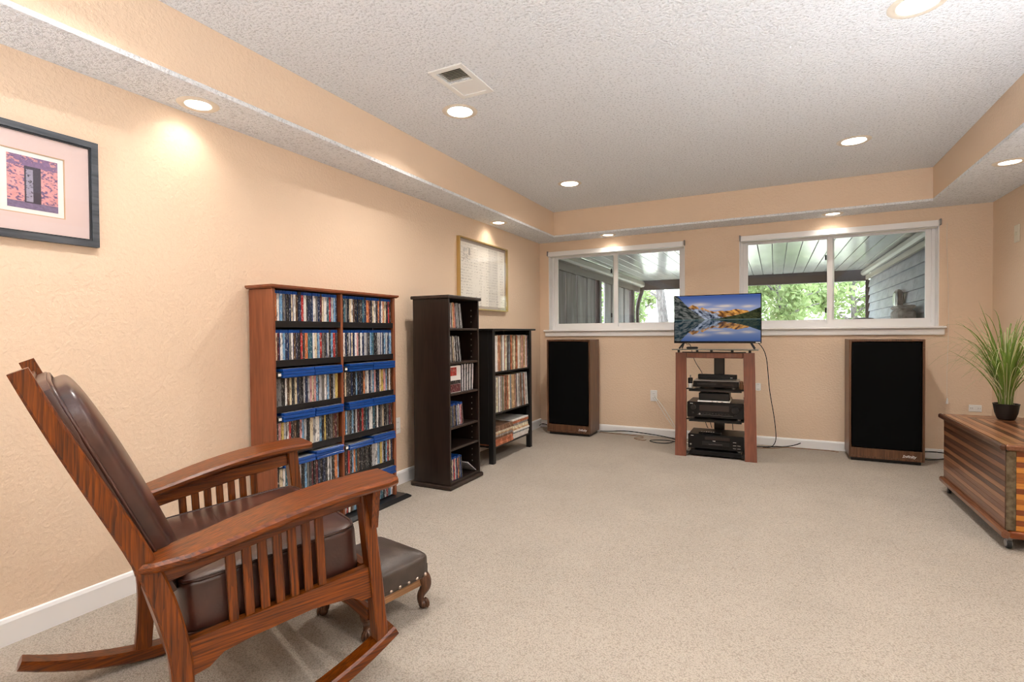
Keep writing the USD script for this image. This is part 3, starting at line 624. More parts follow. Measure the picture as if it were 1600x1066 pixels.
for ci, (a, b) in enumerate(COLS):
    side = "rocking-chair side" if ci == 0 else "tower side"
    for ri, z in enumerate(ROWZ):
        n = 26; wv = np.array([rr.choice([1, 1, 1, 1.05, 1.35]) * rr.uniform(.9, 1.1) for _ in range(n)]); wv *= (b - a - .008 - (.010 if ci == 0 else 0)) / wv.sum(); y = a + .003
        order = list(range(n)); hgt = .162 if ri < 2 else .150
        for k in range(n):
            w = wv[k]; y0, y1 = y + .0004, y + w - .0004; y += w
            c = pick(ri, k); nb = ORD[n - k] if ci == 0 else ORD[k + 1]
            x1 = CX - .014 + rr.uniform(-.003, .002)
            q = Thing("film_case", f"{c}-spined film case, {nb} from the cabinet divider, {ROWN[ri]} on the {side}", "film case", (x1 - .07, (y0 + y1) / 2, z), group="film cases standing in the cherry cabinet")
            case = "blue_case" if ri < 2 and rr.random() < .93 else "dark_blue_case" if rr.random() < .5 else "black_case"
            q.part("case", box(x1 - .135, y0, z + .0005, x1 - .0012, y1, z + hgt), case, world=True)
            q.part("printed_spine", box(x1 - .12, y0 + .0003, z + .002, x1, y1 - .0003, z + hgt - (.017 if ri < 2 else .004)), "spine_" + c.replace("-", "_"), world=True)
        if ri >= 2:                                                 # blue cases lying across the tops of the standing ones
            L = (b - a - .034) / 2; z0 = z + hgt + .001; spots = [b - .002 - L, b - .004 - 2 * L] if ci == 0 else [b - .003 - L, b - .005 - 2 * L]
            for si, s0 in enumerate(spots):
                for k in range(3):
                    zz = z0 + k * .0158; j = rr.uniform(-.002, .002); x1 = CX + .016 + rr.uniform(-.003, .003)
                    if k == 2 and ri == 4 and si == 1: continue
                    lab = f"{['lowest', 'middle', 'topmost'][k]} flat blue film case, {['outer' if ci else 'divider end', 'inner' if ci else 'outer'][si]} pile, {ROWN[ri].replace(' row','')} row, {side}"
                    q = Thing("blue_film_case", lab, "film case", (x1 - .07, s0 + L / 2, zz), group="blue cases lying on the standing ones")
                    q.part("case", cbox(x1 - .135, s0 + j, zz, x1, s0 + j + L - .002, zz + .0148, .002), "blue_case", world=True)
                    q.part("paper_insert", box(x1 - .12, s0 + j + .001, zz + .0149, x1 - .015, s0 + j + L - .004, zz + .0153), "spine_silver", world=True)
            if rr.random() < .9:
                s1 = spots[1] - .026; 
                if s1 > a + .001: 
                    q = Thing("film_case", f"white-edged film case wedged beside the blue cases over {ROWN[ri]}, {side}", "film case", (CX - .06, s1, z0))
                    q.part("case", cbox(CX - .12, s1, z0, CX + .004, s1 + .022, z0 + .030, .002), "black_case", world=True)
                    q.part("printed_spine", box(CX - .10, s1 + .002, z0 + .010, CX + .0055, s1 + .020, z0 + .024), "paper_white", world=True)

# ------------------------------------------------------------------ dark media tower
TY0, TY1, TX0, TX1, TTOP = -2.575, -2.158, .115, .430, 1.362
t = Thing("media_tower", "tall narrow dark-stained media tower of six shelves", "shelf", (.27, (TY0 + TY1) / 2, 0))
P = lambda n, m, mt, **k: t.part(n, m, mt, world=True, **k)
P("base", cbox(TX0 - .02, TY0 - .022, .0, TX1 + .018, TY1 + .022, .030, .006), "espresso_y")
P("side_panel", cbox(TX0, TY0, .0305, TX1, TY0 + .016, TTOP, .002), "espresso")
P("side_panel", cbox(TX0, TY1 - .016, .0305, TX1, TY1, TTOP, .002), "espresso")
P("top_panel", cbox(TX0 - .01, TY0 - .018, TTOP + .0005, TX1 + .014, TY1 + .018, TTOP + .024, .005), "espresso_y")
P("back_panel", box(TX0, TY0 + .0165, .031, TX0 + .006, TY1 - .0165, TTOP - .0005), "black_inside")
TSH = [1.150, .905, .682, .440, .286]
ia, ib = TY0 + .0165, TY1 - .0165
for z in TSH: P("shelf", cbox(TX0 + .007, ia, z - .016, TX1 - .004, ib, z, .002), "espresso_y")
P("bottom_board", box(TX0 + .007, ia, .0305, TX1 - .004, ib, .048), "espresso_y")
for z in np.arange(.12, 1.33, .045):
    if all(abs(z - q + .008) > .018 for q in TSH): P("peg_hole", cyl((TX1 - .06, ib - .0002, z), (TX1 - .06, ib - .003, z), .005, 8), "peg_hole")
def upright(z, y, specs, h, lean, labelf, name="disc_case", capcase=None, d=.13):
    """Cases standing side by side from y on, each leaning by its angle."""
    for k, (c, w) in enumerate(specs):
        an = lean * (k / max(1, len(specs) - 1)) ** .8
        x1 = TX1 - .018 - .002 * (k % 3)
        q = Thing(name, labelf(c, k), "disc case", (x1 - d / 2, y, z), group="cases in the dark media tower")
        R = lambda m, py=(y if an >= 0 else y + w): rot(m, an, [1, 0, 0], (0, py, z))
        hh = h * (1 - .012 * ((k * 7) % 4)); zz = z + .0008
        q.part("case", R(box(x1 - d, y + .0004, zz, x1 - .0012, y + w - .0004, zz + hh)), capcase or "black_case", world=True)
        q.part("printed_spine", R(box(x1 - d + .01, y + .0008, zz + .002, x1, y + w - .0008, zz + hh - (.014 if capcase == "blue_case" else .002))), "spine_" + c.replace("-", "_"), world=True)
        nxt = lean * ((k + 1) / max(1, len(specs) - 1)) ** .8
        y += w + .0006 + max(0, nxt - an) * h
    return y
s1 = [("white", .014), ("red", .010), ("silver", .014), ("cream", .012), ("orange", .020), ("pink", .014), ("silver", .012), ("grey", .013), ("silver", .012), ("grey", .014), ("silver", .012), ("grey", .012)]
upright(TSH[0], ia + .004, s1, .186, .16, lambda c, k: f"{c} thin case, {ORD[k+1]} along the tower's top shelf")
s2 = [("white", .018), ("silver", .012), ("grey", .012), ("cream", .012), ("brown", .010), ("white", .014), ("charcoal", .012), ("silver", .010), ("black", .012), ("silver", .012), ("charcoal", .012)]
upright(TSH[1], ia + .004, s2, .192, .17, lambda c, k: f"{c} thin case, {ORD[k+1]} along the tower's second shelf")
q = Thing("box_set", "white and red box set facing out on the tower's third shelf", "box set", (TX1 - .03, ia + .085, TSH[2]))
q.part("case", cbox(TX1 - .05, ia + .006, TSH[2] + .001, TX1 - .020, ia + .166, TSH[2] + .196, .002), "paper_white", world=True)
q.part("red_panel", box(TX1 - .0201, ia + .014, TSH[2] + .125, TX1 - .0192, ia + .105, TSH[2] + .185), "spine_red", world=True)
q.part("photo_panel", box(TX1 - .0201, ia + .008, TSH[2] + .006, TX1 - .0192, ia + .160, TSH[2] + .062), "spine_maroon", world=True)
q.part("dark_panel", box(TX1 - .0201, ia + .008, TSH[2] + .063, TX1 - .0194, ia + .160, TSH[2] + .090), "spine_black", world=True)
s3 = [("silver", .011), ("white", .010), ("grey", .010), ("silver", .012), ("white", .011), ("charcoal", .010), ("silver", .012), ("white", .010), ("grey", .010), ("silver", .012), ("white", .012), ("grey", .012), ("silver", .012), ("white", .012)]
upright(TSH[2], ia + .172, s3, .205, -.05, lambda c, k: f"{c} thin case, {ORD[k+1]} beyond the box set on the tower's third shelf")
s4 = [("white", .016), ("charcoal", .013), ("olive", .015), ("grey", .014), ("brown", .014), ("black", .016), ("silver", .013), ("charcoal", .013), ("white", .014), ("pink", .014), ("maroon", .020), ("charcoal", .012)]
upright(TSH[3], ia + .004, s4, .168, .10, lambda c, k: f"{c}-spined blue-topped case, {ORD[k+1]} along the tower's fourth shelf", capcase="blue_case")
s6 = [("yellow", .018), ("charcoal", .015), ("cream", .014), ("red", .016), ("silver", .015), ("charcoal", .015), ("orange", .014), ("black", .014), ("grey", .015), ("charcoal", .014)]
upright(.048, ia + .004, s6, .172, .08, lambda c, k: f"{c}-spined blue-topped case, {ORD[k+1]} along the tower's bottom shelf", capcase="blue_case")
q = Thing("disc_case", "slim silver case fallen at a slant on the tower's bottom shelf", "disc case", (TX1 - .08, ib - .08, .048))
q.part("case", rot(box(TX1 - .14, ib - .165, .050, TX1 - .015, ib - .018, .058), -.62, [1, 0, 0], (0, ib - .018, .058)), "spine_silver", world=True)

# ------------------------------------------------------------------ record rack
RY0, RY1, RX0, RX1, RTOP = -1.815, -1.030, .030, .360, 1.135
t = Thing("record_rack", "black open rack of record albums on tall square legs", "rack", (.2, (RY0 + RY1) / 2, 0))
P = lambda n, m, mt, **k: t.part(n, m, mt, world=True, **k)
P("top_panel", cbox(RX0, RY0 - .035, RTOP, RX1 + .022, RY1 + .055, RTOP + .016, .004), "black_satin")
for x in (RX0, RX1 - .045):
    for y in (RY0, RY1 - .045): P("leg", cbox(x, y, 0, x + .045, y + .045, RTOP - .0005, .003), "black_satin")
for y in (RY0 + .004, RY1 - .016): P("side_panel", box(RX0 + .0455, y, .165, RX1 - .0455, y + .012, RTOP - .0005), "black_satin")
ra, rb = RY0 + .0455, RY1 - .0455
RSH = [.780, .428, .140]
for z in RSH: P("shelf", box(RX0 + .01, ra, z - .014, RX1 - .012, rb, z), "black_satin")
P("back_panel", box(RX0 + .001, ra, .16, RX0 + .006, rb, RTOP - .001), "black_inside")
SK = list(SLEEVES); SW = [14, 20, 18, 12, 9, 12, 9, 6, 8, 5, 5]
rr = random.Random(5)
def records(z, n, h, lean, shelfname, gap, first=None):
    wv = np.array([rr.choice([.6, .8, 1, 1.3]) for _ in range(n)]); wv[0] *= 2.6 if first == 'white' else 1; wv *= (rb - ra - gap) / wv.sum(); y = ra + .001
    for k in range(n):
        c = first if first and k == 0 else rr.choices(SK, SW)[0]; w = wv[k] * (1.0 if k or not first else 1.0); x1 = RX1 - .012 + rr.uniform(-.006, .004)
        q = single("record_album", rot(box(x1 - .30, y + .0004, z + .001, x1, y + w - .0006, z + h - rr.uniform(0, .010)), lean * (k / n) ** 2, [1, 0, 0], (0, y, z)), "sleeve_" + c.replace(" ", "_").replace("-", "_"),
                   f"{c} record album, {ORD[k+1]} from the tower end of the rack's {shelfname} shelf", "record album", group="record albums standing in the rack")
        y += w + max(0, lean * (((k + 1) / n) ** 2 - (k / n) ** 2)) * h
records(RSH[0], 38, .318, .0, "upper", .003, "white")
records(RSH[1], 36, .312, .10, "middle", .034, "rust")
for si, (y0, y1, n, top) in enumerate(((ra + .004, ra + .345, 9, .30), (ra + .350, rb - .004, 10, .34))):
    z = RSH[2] + .0005
    for k in range(n):
        c = rr.choices(SK, SW)[0]; h = rr.choice([.014, .018, .022]) * (1.0 if si == 0 else 1.05); x1 = RX1 - .010 + rr.uniform(-.012, .006); dy = rr.uniform(-.004, .003)
        single("record_album", box(x1 - .295, y0 + dy + .003, z, x1, y1 + dy - .003, z + h - .0008), "sleeve_" + c.replace(" ", "_").replace("-", "_"),
               f"{c} record album lying flat, {ORD[k+1]} from the bottom of the {'tower-end' if si == 0 else 'window-end'} pile", "record album", group="record albums lying in the rack")
        z += h

# ------------------------------------------------------------------ loudspeakers
LOGO = meshkit.text_mesh("Infinity", .020, .002, bold=True)
def speaker(x0, x1, label, slx):
    t = Thing("loudspeaker", label, "loudspeaker", ((x0 + x1) / 2, -.23, 0))
    P = lambda n, m, mt, **k: t.part(n, m, mt, world=True, **k)
    yf, yb, z0, z1 = -.375, -.060, .030, 1.036
    P("plinth", box(x0 + .02, yf + .03, 0, x1 - .02, yb - .01, .0295), "black_board")
    P("cabinet", cat([cbox(x0, yf, z0, x0 + .016, yb, z1, .002), cbox(x1 - .016, yf, z0, x1, yb, z1, .002), box(x0 + .0161, yf, z1 - .016, x1 - .0161, yb, z1), box(x0 + .0161, yf, z0, x1 - .0161, yb, z0 + .016), box(x0 + .0161, yb - .012, z0 + .0161, x1 - .0161, yb, z1 - .0161)]), "walnut")
    P("baffle_panel", box(x0 + .0165, yf + .004, z0 + .0165, x1 - .0165, yf + .02, .113), "walnut")
    P("grille", cushion(x1 - x0 - .036, .020, .900, 0, 2, 30).apply_translation(((x0 + x1) / 2, yf + .012, .566)), "grille_cloth", smooth=40)
    m = LOGO.copy(); m.apply_transform(trimesh.transformations.rotation_matrix(PI / 2, [1, 0, 0])); m.vertices[:, 0] += .30 * m.vertices[:, 2]
    m.apply_translation((x1 - slx, yf + .0035, .058)); P("logo", m, "logo_silver", label="silver maker's lettering")
    return t
speaker(.243, .738, "tall walnut loudspeaker with black grille, between record rack and television stand", .135)
speaker(3.050, 3.572, "tall walnut loudspeaker with black grille, between television stand and wooden chest", .150)

# ------------------------------------------------------------------ television stand
t = Thing("television_stand", "reddish wood stand with two broad posts, black centre spine and glass shelves", "stand", (2.0, -.6, 0))
P = lambda n, m, mt, **k: t.part(n, m, mt, world=True, **k)
def bowed(xb0, xb1, xt0, xt1):
    prof = [(-.815, 0), (-.790, .25), (-.770, .5), (-.755, .72), (-.748, .925)]
    V = []
    for y, z in prof:
        f = z / .925
        V.append([(xb0 + (xt0 - xb0) * f, y, z), (xb1 + (xt1 - xb1) * f, y, z), (xb1 + (xt1 - xb1) * f, y + .032, z), (xb0 + (xt0 - xb0) * f, y + .032, z)])
    return cat([hull(V[i] + V[i + 1]) for i in range(len(V) - 1)])
P("post", bowed(1.678, 1.773, 1.674, 1.766), "stand_wood"); P("post", bowed(2.254, 2.348, 2.238, 2.328), "stand_wood")
P("crossbar", cbox(1.7665, -.745, .876, 2.2375, -.718, .924, .004), "stand_wood")
P("spine", cbox(1.968, -.395, .053, 2.060, -.362, .90, .006), "black_metal")
P("spine_head", box(1.985, -.7175, .884, 2.045, -.3955, .90), "black_metal")
P("foot_frame", cat([cbox(1.80, -.775, .012, 2.225, -.34, .052, .004)]), "black_gloss")
P("foot_bracket", cat([box(1.7735, -.79, .02, 1.80, -.40, .045), box(2.225, -.79, .02, 2.2535, -.40, .045)]), "black_metal")
for z, th in ((.604, .010), (.333, .012)):
    P("shelf", cbox(1.770, -.775, z - .008, 2.246, -.400, z, .002), "black_gloss"); P("shelf_bracket", box(1.79, -.755, z - .026, 2.225, -.3955, z - .0085), "black_metal")
P("top_glass", cbox(1.648, -.80, .948, 2.360, -.36, .957, .003), "smoked_glass")
for x in (1.70, 1.86, 1.98, 2.15, 2.29): P("standoff", cyl((x, -.735, .9245), (x, -.735, .9475), .011, 12), "black_metal", smooth=50)
P("top_rail", cbox(1.73, -.739, .9245, 2.26, -.728, .932, .002), "black_metal")
SP = (1.98, -.44)

def grid_picture(w, h, nx, ny, fn):
    """A flat w x h picture in the xz plane facing -y, coloured per vertex by fn(u, v) with v up."""
    u, v = np.meshgrid(np.linspace(0, 1, nx), np.linspace(0, 1, ny)); col = fn(u, v)
    V = np.stack([(u - .5) * w, np.zeros_like(u), v * h], -1).reshape(-1, 3); i = (np.arange(ny - 1)[:, None] * nx + np.arange(nx - 1)).ravel()
    F = np.vstack([np.stack([i, i + 1, i + nx + 1], 1), np.stack([i, i + nx + 1, i + nx], 1)])
    return trimesh.Trimesh(V, F, process=False), np.clip(col.reshape(-1, 3), 0, 1)
def fb(u, v, su, sv, seed, o=4): return meshkit.fbm(np.stack([u * su, v * sv, np.full_like(u, seed * 1.7)], -1), o, seed)
def lin(*c): return np.array([(x / 255.0) ** 2.2 for x in c])
def lake(u, v):
    up = v >= .47; vr = np.where(up, v, .94 - v); vr = vr + np.where(up, 0, .016 * (fb(u, v, 18, 70, 5) - .5)); mix = lambda a, b, k: a * (1 - k[..., None]) + b * k[..., None]; st = lambda x, w: np.clip(x / w + .5, 0, 1)
    c = mix(lin(150, 160, 192), lin(70, 92, 150), np.clip((vr - .62) / .34, 0, 1)) * np.ones(u.shape + (1,))
    for cx, cy, w, h in ((.30, .80, .10, .035), (.60, .76, .10, .030), (.86, .74, .07, .028), (.47, .70, .12, .02)):
        k = np.exp(-((u - cx) / w) ** 2 - ((vr - cy) / h) ** 2) * (.35 + 1.1 * fb(u, vr, 16, 40, 3)); c = mix(c, lin(214, 196, 182), np.clip(k, 0, .85))
    n = np.clip((fb(u + .6 * vr, vr, 30, 22, 12) - .5) * 3 + .5, 0, 1); ridge = fb(u, 0 * v, 22, 1, 8) - .5
    pk = np.interp(u, [.10, .17, .22, .26, .30, .34, .38, .43, .48, .53, .60, .66, .72, .78, .84, .90], [.70, .75, .795, .77, .72, .745, .70, .66, .635, .655, .66, .665, .685, .675, .655, .60]) + .05 * ridge
    gold = mix(lin(96, 62, 40), lin(232, 164, 84), n); blue = mix(lin(38, 44, 58), lin(168, 174, 190), np.clip(n * 1.5 - .45, 0, 1))
    low = st(np.interp(u, [.1, .25, .4, .5, .6, .9], [.735, .72, .645, .60, .53, .50]) - vr + .09 * (n - .5), .035); c = mix(c, mix(gold, blue, low), st(pk - vr, .008))
    rs = np.interp(u, [.42, .52, .62, .74, .86, 1.0], [.46, .49, .525, .565, .62, .715]) + .01 * ridge; c = mix(c, mix(lin(34, 40, 30), lin(74, 76, 52), n), st(rs - vr, .008) * (u > .42))
    ls = np.interp(u, [0, .05, .10, .15, .20, .27, .34, .38], [1.02, .98, .88, .78, .69, .60, .52, .46]) + .02 * ridge; c = mix(c, mix(lin(40, 46, 44), lin(112, 112, 108), np.clip(n * 1.3 - .25, 0, 1)), st(ls - vr, .008) * (u < .40))
    c = np.where(up[..., None], c, c * .72 + lin(16, 58, 76) * .30)
    return mix(c, lin(110, 128, 126), .55 * np.exp(-((v - .47) / .010) ** 2))
t = Thing("television", "flat television showing a mountain lake, standing on the glass-topped stand", "television", (2.02, -.70, .9575))
P = lambda n, m, mt, **k: t.part(n, m, mt, world=True, **k)
X0, X1, Z0, Z1, TY = 1.656, 2.380, 1.008, 1.440, -.715
P("body", cat([cbox(X0, TY, Z0, X1, TY + .025, Z1, .003), cbox(X0 + .10, TY + .0251, Z0 + .02, X1 - .10, TY + .055, Z0 + .26, .01)]), "black_satin")
P("bezel", frame_xz(X0 + .0005, Z0 + .0005, X1 - .0005, Z1 - .0005, .006, TY - .0025, TY - .0002, .018), "black_gloss")
m, col = grid_picture(X1 - X0 - .0125, Z1 - Z0 - .0245, 230, 130, lake); m.apply_translation(((X0 + X1) / 2, TY - .001, Z0 + .0185)); P("screen", m, "screen", col=col)
P("maker_badge", box(X1 - .045, TY - .0032, Z0 + .004, X1 - .008, TY - .0026, Z0 + .012), "logo_silver")
for s, x in ((-1, 1.742), (1, 2.298)):
    for d in (-1, 1): P("foot", tube([(x, TY + .012, Z0 + .004), (x + s * .028, TY + .012 + d * .085, .9645)], [.009, .0068], 8), "black_satin")
q = Thing("remote_control", "small black remote lying on the glass under the television", "remote control", (1.80, -.70, .9575))
q.part("body", cbox(1.765, -.735, .9576, 1.865, -.700, .975, .006), "black_satin", world=True)
q.part("button_pad", box(1.775, -.728, .9751, 1.855, -.707, .9760), "black_rubber", world=True)

# audio gear
def gear(name, label, cate, x0, x1, y0, y1, z0, h, foot=.012):
    t = Thing(name, label, cate, ((x0 + x1) / 2, (y0 + y1) / 2, z0)); P = lambda n, m, mt, **k: t.part(n, m, mt, world=True, **k)
    for x in (x0 + .04, x1 - .04):
        for y in (y0 + .04, y1 - .04): P("foot", cyl((x, y, z0 + .0005), (x, y, z0 + foot), .016, 12), "silver", smooth=50)
    P("body", cbox(x0, y0 + .012, z0 + foot, x1, y1, z0 + h, .003), "black_satin")
    P("front_panel", cbox(x0 - .003, y0, z0 + foot + .001, x1 + .003, y0 + .0118, z0 + h - .001, .003), "black_gloss")
    return t, P
t, P = gear("receiver", "black stereo receiver with two round knobs on the middle glass shelf", "receiver", 1.778, 2.240, -.752, -.42, .3335, .150)
P("display", box(1.880, -.7535, .408, 2.125, -.7522, .458), "dark_display")
for x, z, r in ((1.830, .437, .022), (2.175, .425, .030), (1.824, .385, .008), (2.175, .376, .010)): P("knob", cyl((x, -.776 if r > .01 else -.764, z), (x, -.7525, z), r, 20), "black_satin", smooth=50)
for k in range(9): P("button", cbox(1.905 + k * .026, -.7555, .380, 1.920 + k * .026, -.7522, .386, .001), "black_metal")
P("power_button", cyl((1.882, -.758, .378), (1.882, -.7522, .378), .008, 14), "silver", smooth=50)
P("maker_badge", box(1.800, -.7528, .466, 1.826, -.7521, .471), "logo_silver"); P("input_strip", box(1.86, -.7527, .370, 2.16, -.7521, .3712), "grey_metal")
t, P = gear("disc_player", "black disc changer on the lowest board of the stand", "disc player", 1.784, 2.242, -.745, -.42, .0525, .140)
P("display", box(1.925, -.7465, .150, 2.13, -.7452, .176), "dark_display")
P("tray_door", cbox(1.90, -.7475, .098, 2.13, -.7452, .134, .002), "black_satin"); P("tray_badge", box(1.99, -.7485, .138, 2.012, -.7476, .144), "logo_silver")
for k in range(5):
    P("button", cbox(2.155 + (k % 2) * .035, -.7490, .085 + (k // 2) * .026, 2.182 + (k % 2) * .035, -.7452, .092 + (k // 2) * .026, .001), "grey_metal")
P("power_button", cyl((1.804, -.751, .100), (1.804, -.7452, .100), .008, 14), "silver", smooth=50)
P("maker_badge", box(1.804, -.7458, .176, 1.828, -.7451, .181), "logo_silver"); P("tray_lettering", box(1.955, -.7482, .110, 2.07, -.7476, .1125), "grey_metal")
t, P = gear("video_player", "slim silver-topped video player on the upper glass shelf", "video player", 1.828, 2.198, -.74, -.46, .6045, .066)
P("silver_top", cbox(1.826, -.745, .6706, 2.200, -.47, .6755, .002), "silver"); P("display", box(2.07, -.7415, .635, 2.16, -.7402, .650), "dark_display"); P("tray_door", cbox(1.86, -.7425, .638, 2.02, -.7402, .655, .002), "black_satin")
q = Thing("sensor_bar", "thin black box standing on the silver video player", "media box", (2.02, -.52, .676))
q.part("body", cbox(1.842, -.545, .6760, 2.175, -.478, .716, .004), "black_satin", world=True); q.part("indicator", box(2.12, -.546, .685, 2.14, -.5452, .692), "logo_silver", world=True)
t = Thing("cable_box", "small black set-top box with a white front strip, on the receiver", "set-top box", (2.0, -.65, .484))
t.part("body", cbox(1.872, -.735, .4990, 2.128, -.56, .566, .006), "black_satin", world=True); t.part("front_strip", cbox(1.862, -.748, .4840, 2.132, -.55, .4985, .004), "white_plastic", world=True)
for k in range(3): t.part("button", box(1.98 + k * .04, -.7490, .4885, 1.995 + k * .04, -.7482, .4935), "grey_metal", world=True)
q = Thing("remote_control", "slim silver-keyed remote lying on the black disc changer", "remote control", (1.97, -.66, .193))
q.part("body", cbox(1.865, -.70, .1930, 2.055, -.655, .206, .005), "black_satin", world=True)
for k in range(6): q.part("key", cbox(1.885 + k * .020, -.690, .2062, 1.897 + k * .020, -.668, .2085, .001), "logo_silver", world=True)
q = Thing("pill_bottle", "little black-topped white bottle at the end of the upper glass shelf", "bottle", (1.796, -.70, .6045))
q.part("body", lathe([(0, 0), (.017, 0), (.019, .004), (.019, .034), (.016, .040), (0, .040)], 18), "white_plastic", smooth=40); q.part("cap", lathe([(0, .0405), (.020, .0405), (.021, .046), (.021, .086), (.018, .090), (0, .090)], 18), "black_satin", smooth=40); q.part("stopper", lathe([(0, .0905), (.006, .0905), (.005, .115), (0, .116)], 10), "grey_metal", smooth=40)
q = Thing("owl_figurine", "small brown clay figurine beside the silver video player", "figurine", (2.222, -.70, .6045))
q.part("body", lathe([(0, 0), (.016, 0), (.020, .012), (.019, .034), (.014, .046), (.016, .056), (.013, .068), (0, .073)], 16), "brown_clay", smooth=60)
for s in (-1, 1): e = trimesh.creation.icosphere(1, .0035); e.apply_translation((s * .006, -.0135, .058)); q.part("eye", e, "black_satin", smooth=True)

# cords
def cord(pts, r, m, label, n=40, group=None): single("cord", tube(smooth_path(pts, n), r, 6), m, label, "cord", group=group, smooth=60)
cord([(1.333, -.010, .425), (1.37, -.05, .40), (1.47, -.10, .28), (1.58, -.16, .12), (1.70, -.30, .02), (1.80, -.33, .008)], .0035, "white_cord", "pale cord hanging from the back wall outlet to the stand")
cord([(1.325, -.014, .41), (1.36, -.04, .375), (1.45, -.08, .25), (1.57, -.13, .10), (1.68, -.22, .012), (1.77, -.28, .006)], .003, "white_cord", "second pale cord beside the first from the back wall outlet")
cord([(.745, -.045, .012), (.80, -.035, .012), (1.0, -.03, .03), (1.2, -.045, .028), (1.45, -.07, .012), (1.60, -.15, .006), (1.78, -.28, .006)], .005, "black_rubber", "black cord along the baseboard from the speaker to the stand")
cord([(.74, -.07, .004), (.95, -.09, .004), (1.15, -.10, .004), (1.24, -.13, .004), (1.235, -.20, .004), (1.17, -.235, .004), (1.20, -.28, .004), (1.30, -.27, .004)], .003, "brown_clay", "thin brown cord curling on the carpet near the baseboard")
cord([(1.70, -.22, .004), (1.52, -.22, .005), (1.40, -.24, .005), (1.345, -.30, .005), (1.42, -.37, .005), (1.54, -.34, .006), (1.58, -.26, .010), (1.66, -.20, .008)], .0045, "black_rubber", "looped black cord on the carpet beside the stand's post")
cord([(2.20, -.30, .02), (2.34, -.14, .006), (2.50, -.09, .006), (2.62, -.06, .02), (2.70, -.04, .05)], .0045, "black_rubber", "black cord running from the stand up to the baseboard")
cord([(2.20, -.35, .01), (2.36, -.20, .005), (2.48, -.16, .005), (2.58, -.08, .005), (2.70, -.07, .005), (2.88, -.06, .004), (3.0, -.09, .004)], .003, "brown_clay", "thin brown cord on the carpet going to the far loudspeaker")
cord([(2.33, -.68, 1.03), (2.40, -.66, .94), (2.425, -.62, .80), (2.44, -.55, .60), (2.47, -.42, .38), (2.49, -.30, .18), (2.46, -.20, .03), (2.38, -.17, .005)], .0035, "black_rubber", "black cord hanging from the television down to the carpet")
cord([(1.745, -.66, 1.02), (1.75, -.45, .995), (1.755, -.345, .955), (1.775, -.335, .86), (1.83, -.36, .76), (1.87, -.47, .70)], .003, "black_rubber", "thin black cord from the television to the video player")
cord([(.025, -.10, .03), (.06, -.06, .045), (.12, -.05, .03), (.26, -.05, .01)], .0045, "black_rubber", "short black cord in the corner behind the loudspeaker")
cord([(3.565, -.08, .05), (3.66, -.05, .062), (3.80, -.05, .058), (3.95, -.06, .04)], .0045, "black_rubber", "upper black cord between the loudspeaker and the chest")
cord([(3.565, -.10, .02), (3.66, -.12, .008), (3.75, -.10, .02), (3.90, -.08, .03)], .0045, "black_rubber", "lower black cord between the loudspeaker and the chest")
for k, (x, l) in enumerate(((1.90, "first"), (1.935, "second"), (2.12, "third"), (2.225, "last"))):
    cord([(x, -.39, .50), (x + .01, -.37, .40), (x - .012 + .01 * k, -.36, .30), (x + .012, -.38, .19)], .003, "black_rubber", f"thin black cable behind the receiver, {l} counting from the bottle's side", 20)

# ------------------------------------------------------------------ chest
HX0, HX1, HY0, HY1, HZ = 3.520, 4.060, -2.200, -1.125, .505
t = Thing("wooden_chest", "low chest of striped inlaid boards with brass corners, on casters", "chest", (3.79, -1.66, 0))
P = lambda n, m, mt, **k: t.part(n, m, mt, world=True, **k)
P("carcass", box(HX0 + .012, HY0 + .012, .072, HX1, HY1 - .006, HZ - .001), "black_inside")
rr = random.Random(21); n = 15; zz = np.linspace(.100, HZ - .004, n + 1)
lm = ["mahogany_plank", "walnut_plank", "maple_plank", "walnut_plank", "mahogany_plank", "maple_plank", "mahogany_plank", "walnut_plank"]
for k in range(n):
    pr = rr.uniform(0, .0012)
    P("plank", cbox(HX0 - pr, HY0 + .004, zz[k] + .0002, HX0 + .0115, HY1 - .004, zz[k + 1] - .0002, .0007), ["mahogany_plank", "mahogany_plank", "maple_plank", "mahogany_plank", "mahogany_plank", "maple_plank", "walnut_plank", "maple_plank", "walnut_plank", "mahogany_plank", "walnut_plank", "maple_plank", "walnut_plank", "mahogany_plank", "walnut_plank"][k])
fm = ["orange_plank", "red_plank", "orange_plank", "red_plank", "orange_plank", "amber_plank", "orange_plank", "red_plank", "orange_plank", "amber_plank", "amber_plank", "orange_plank", "red_plank", "orange_plank", "red_plank"]
for k in range(n):
    P("plank", cbox(HX0 + .040, HY0 - rr.uniform(0, .0012), zz[k] + .0002, HX1 - .040, HY0 + .0115, zz[k + 1] - .0002, .0007), fm[k])
for x in (HX0 + .0005, HX1 - .0395): P("corner_plate", cbox(x, HY0 - .003, .100, x + .039, HY0 + .0115, HZ - .004, .002), "aged_brass")
P("corner_trim", cbox(HX0 - .003, HY0 - .0025, .10, HX0 + .0004, HY0 + .003, HZ - .004, .001), "walnut_plank")
P("base_molding", sweep([(HY0 - .022, .082), (HY1 + .012, .082)], .036, HX0 - .022, HX0 + .0115, .008), "mahogany_plank")
P("base_molding", cbox(HX0 + .0116, HY0 - .022, .064, HX1, HY0 + .0115, .0995, .006), "red_plank")
LX0, LX1, LY0, LY1, LZ0, LZ1 = HX0 - .030, HX1 + .012, HY0 - .032, HY1 + .012, HZ, HZ + .030
e = .024
P("lid_edge", cbox(LX0, LY0, LZ0, LX0 + e, LY1, LZ1, .007), "walnut_plank"); P("lid_edge", cbox(LX0 + e, LY0, LZ0, LX1, LY0 + e, LZ1, .007), "mahogany_plank"); P("lid_edge", cbox(LX0 + e, LY1 - e, LZ0, LX1, LY1, LZ1, .007), "walnut_plank")
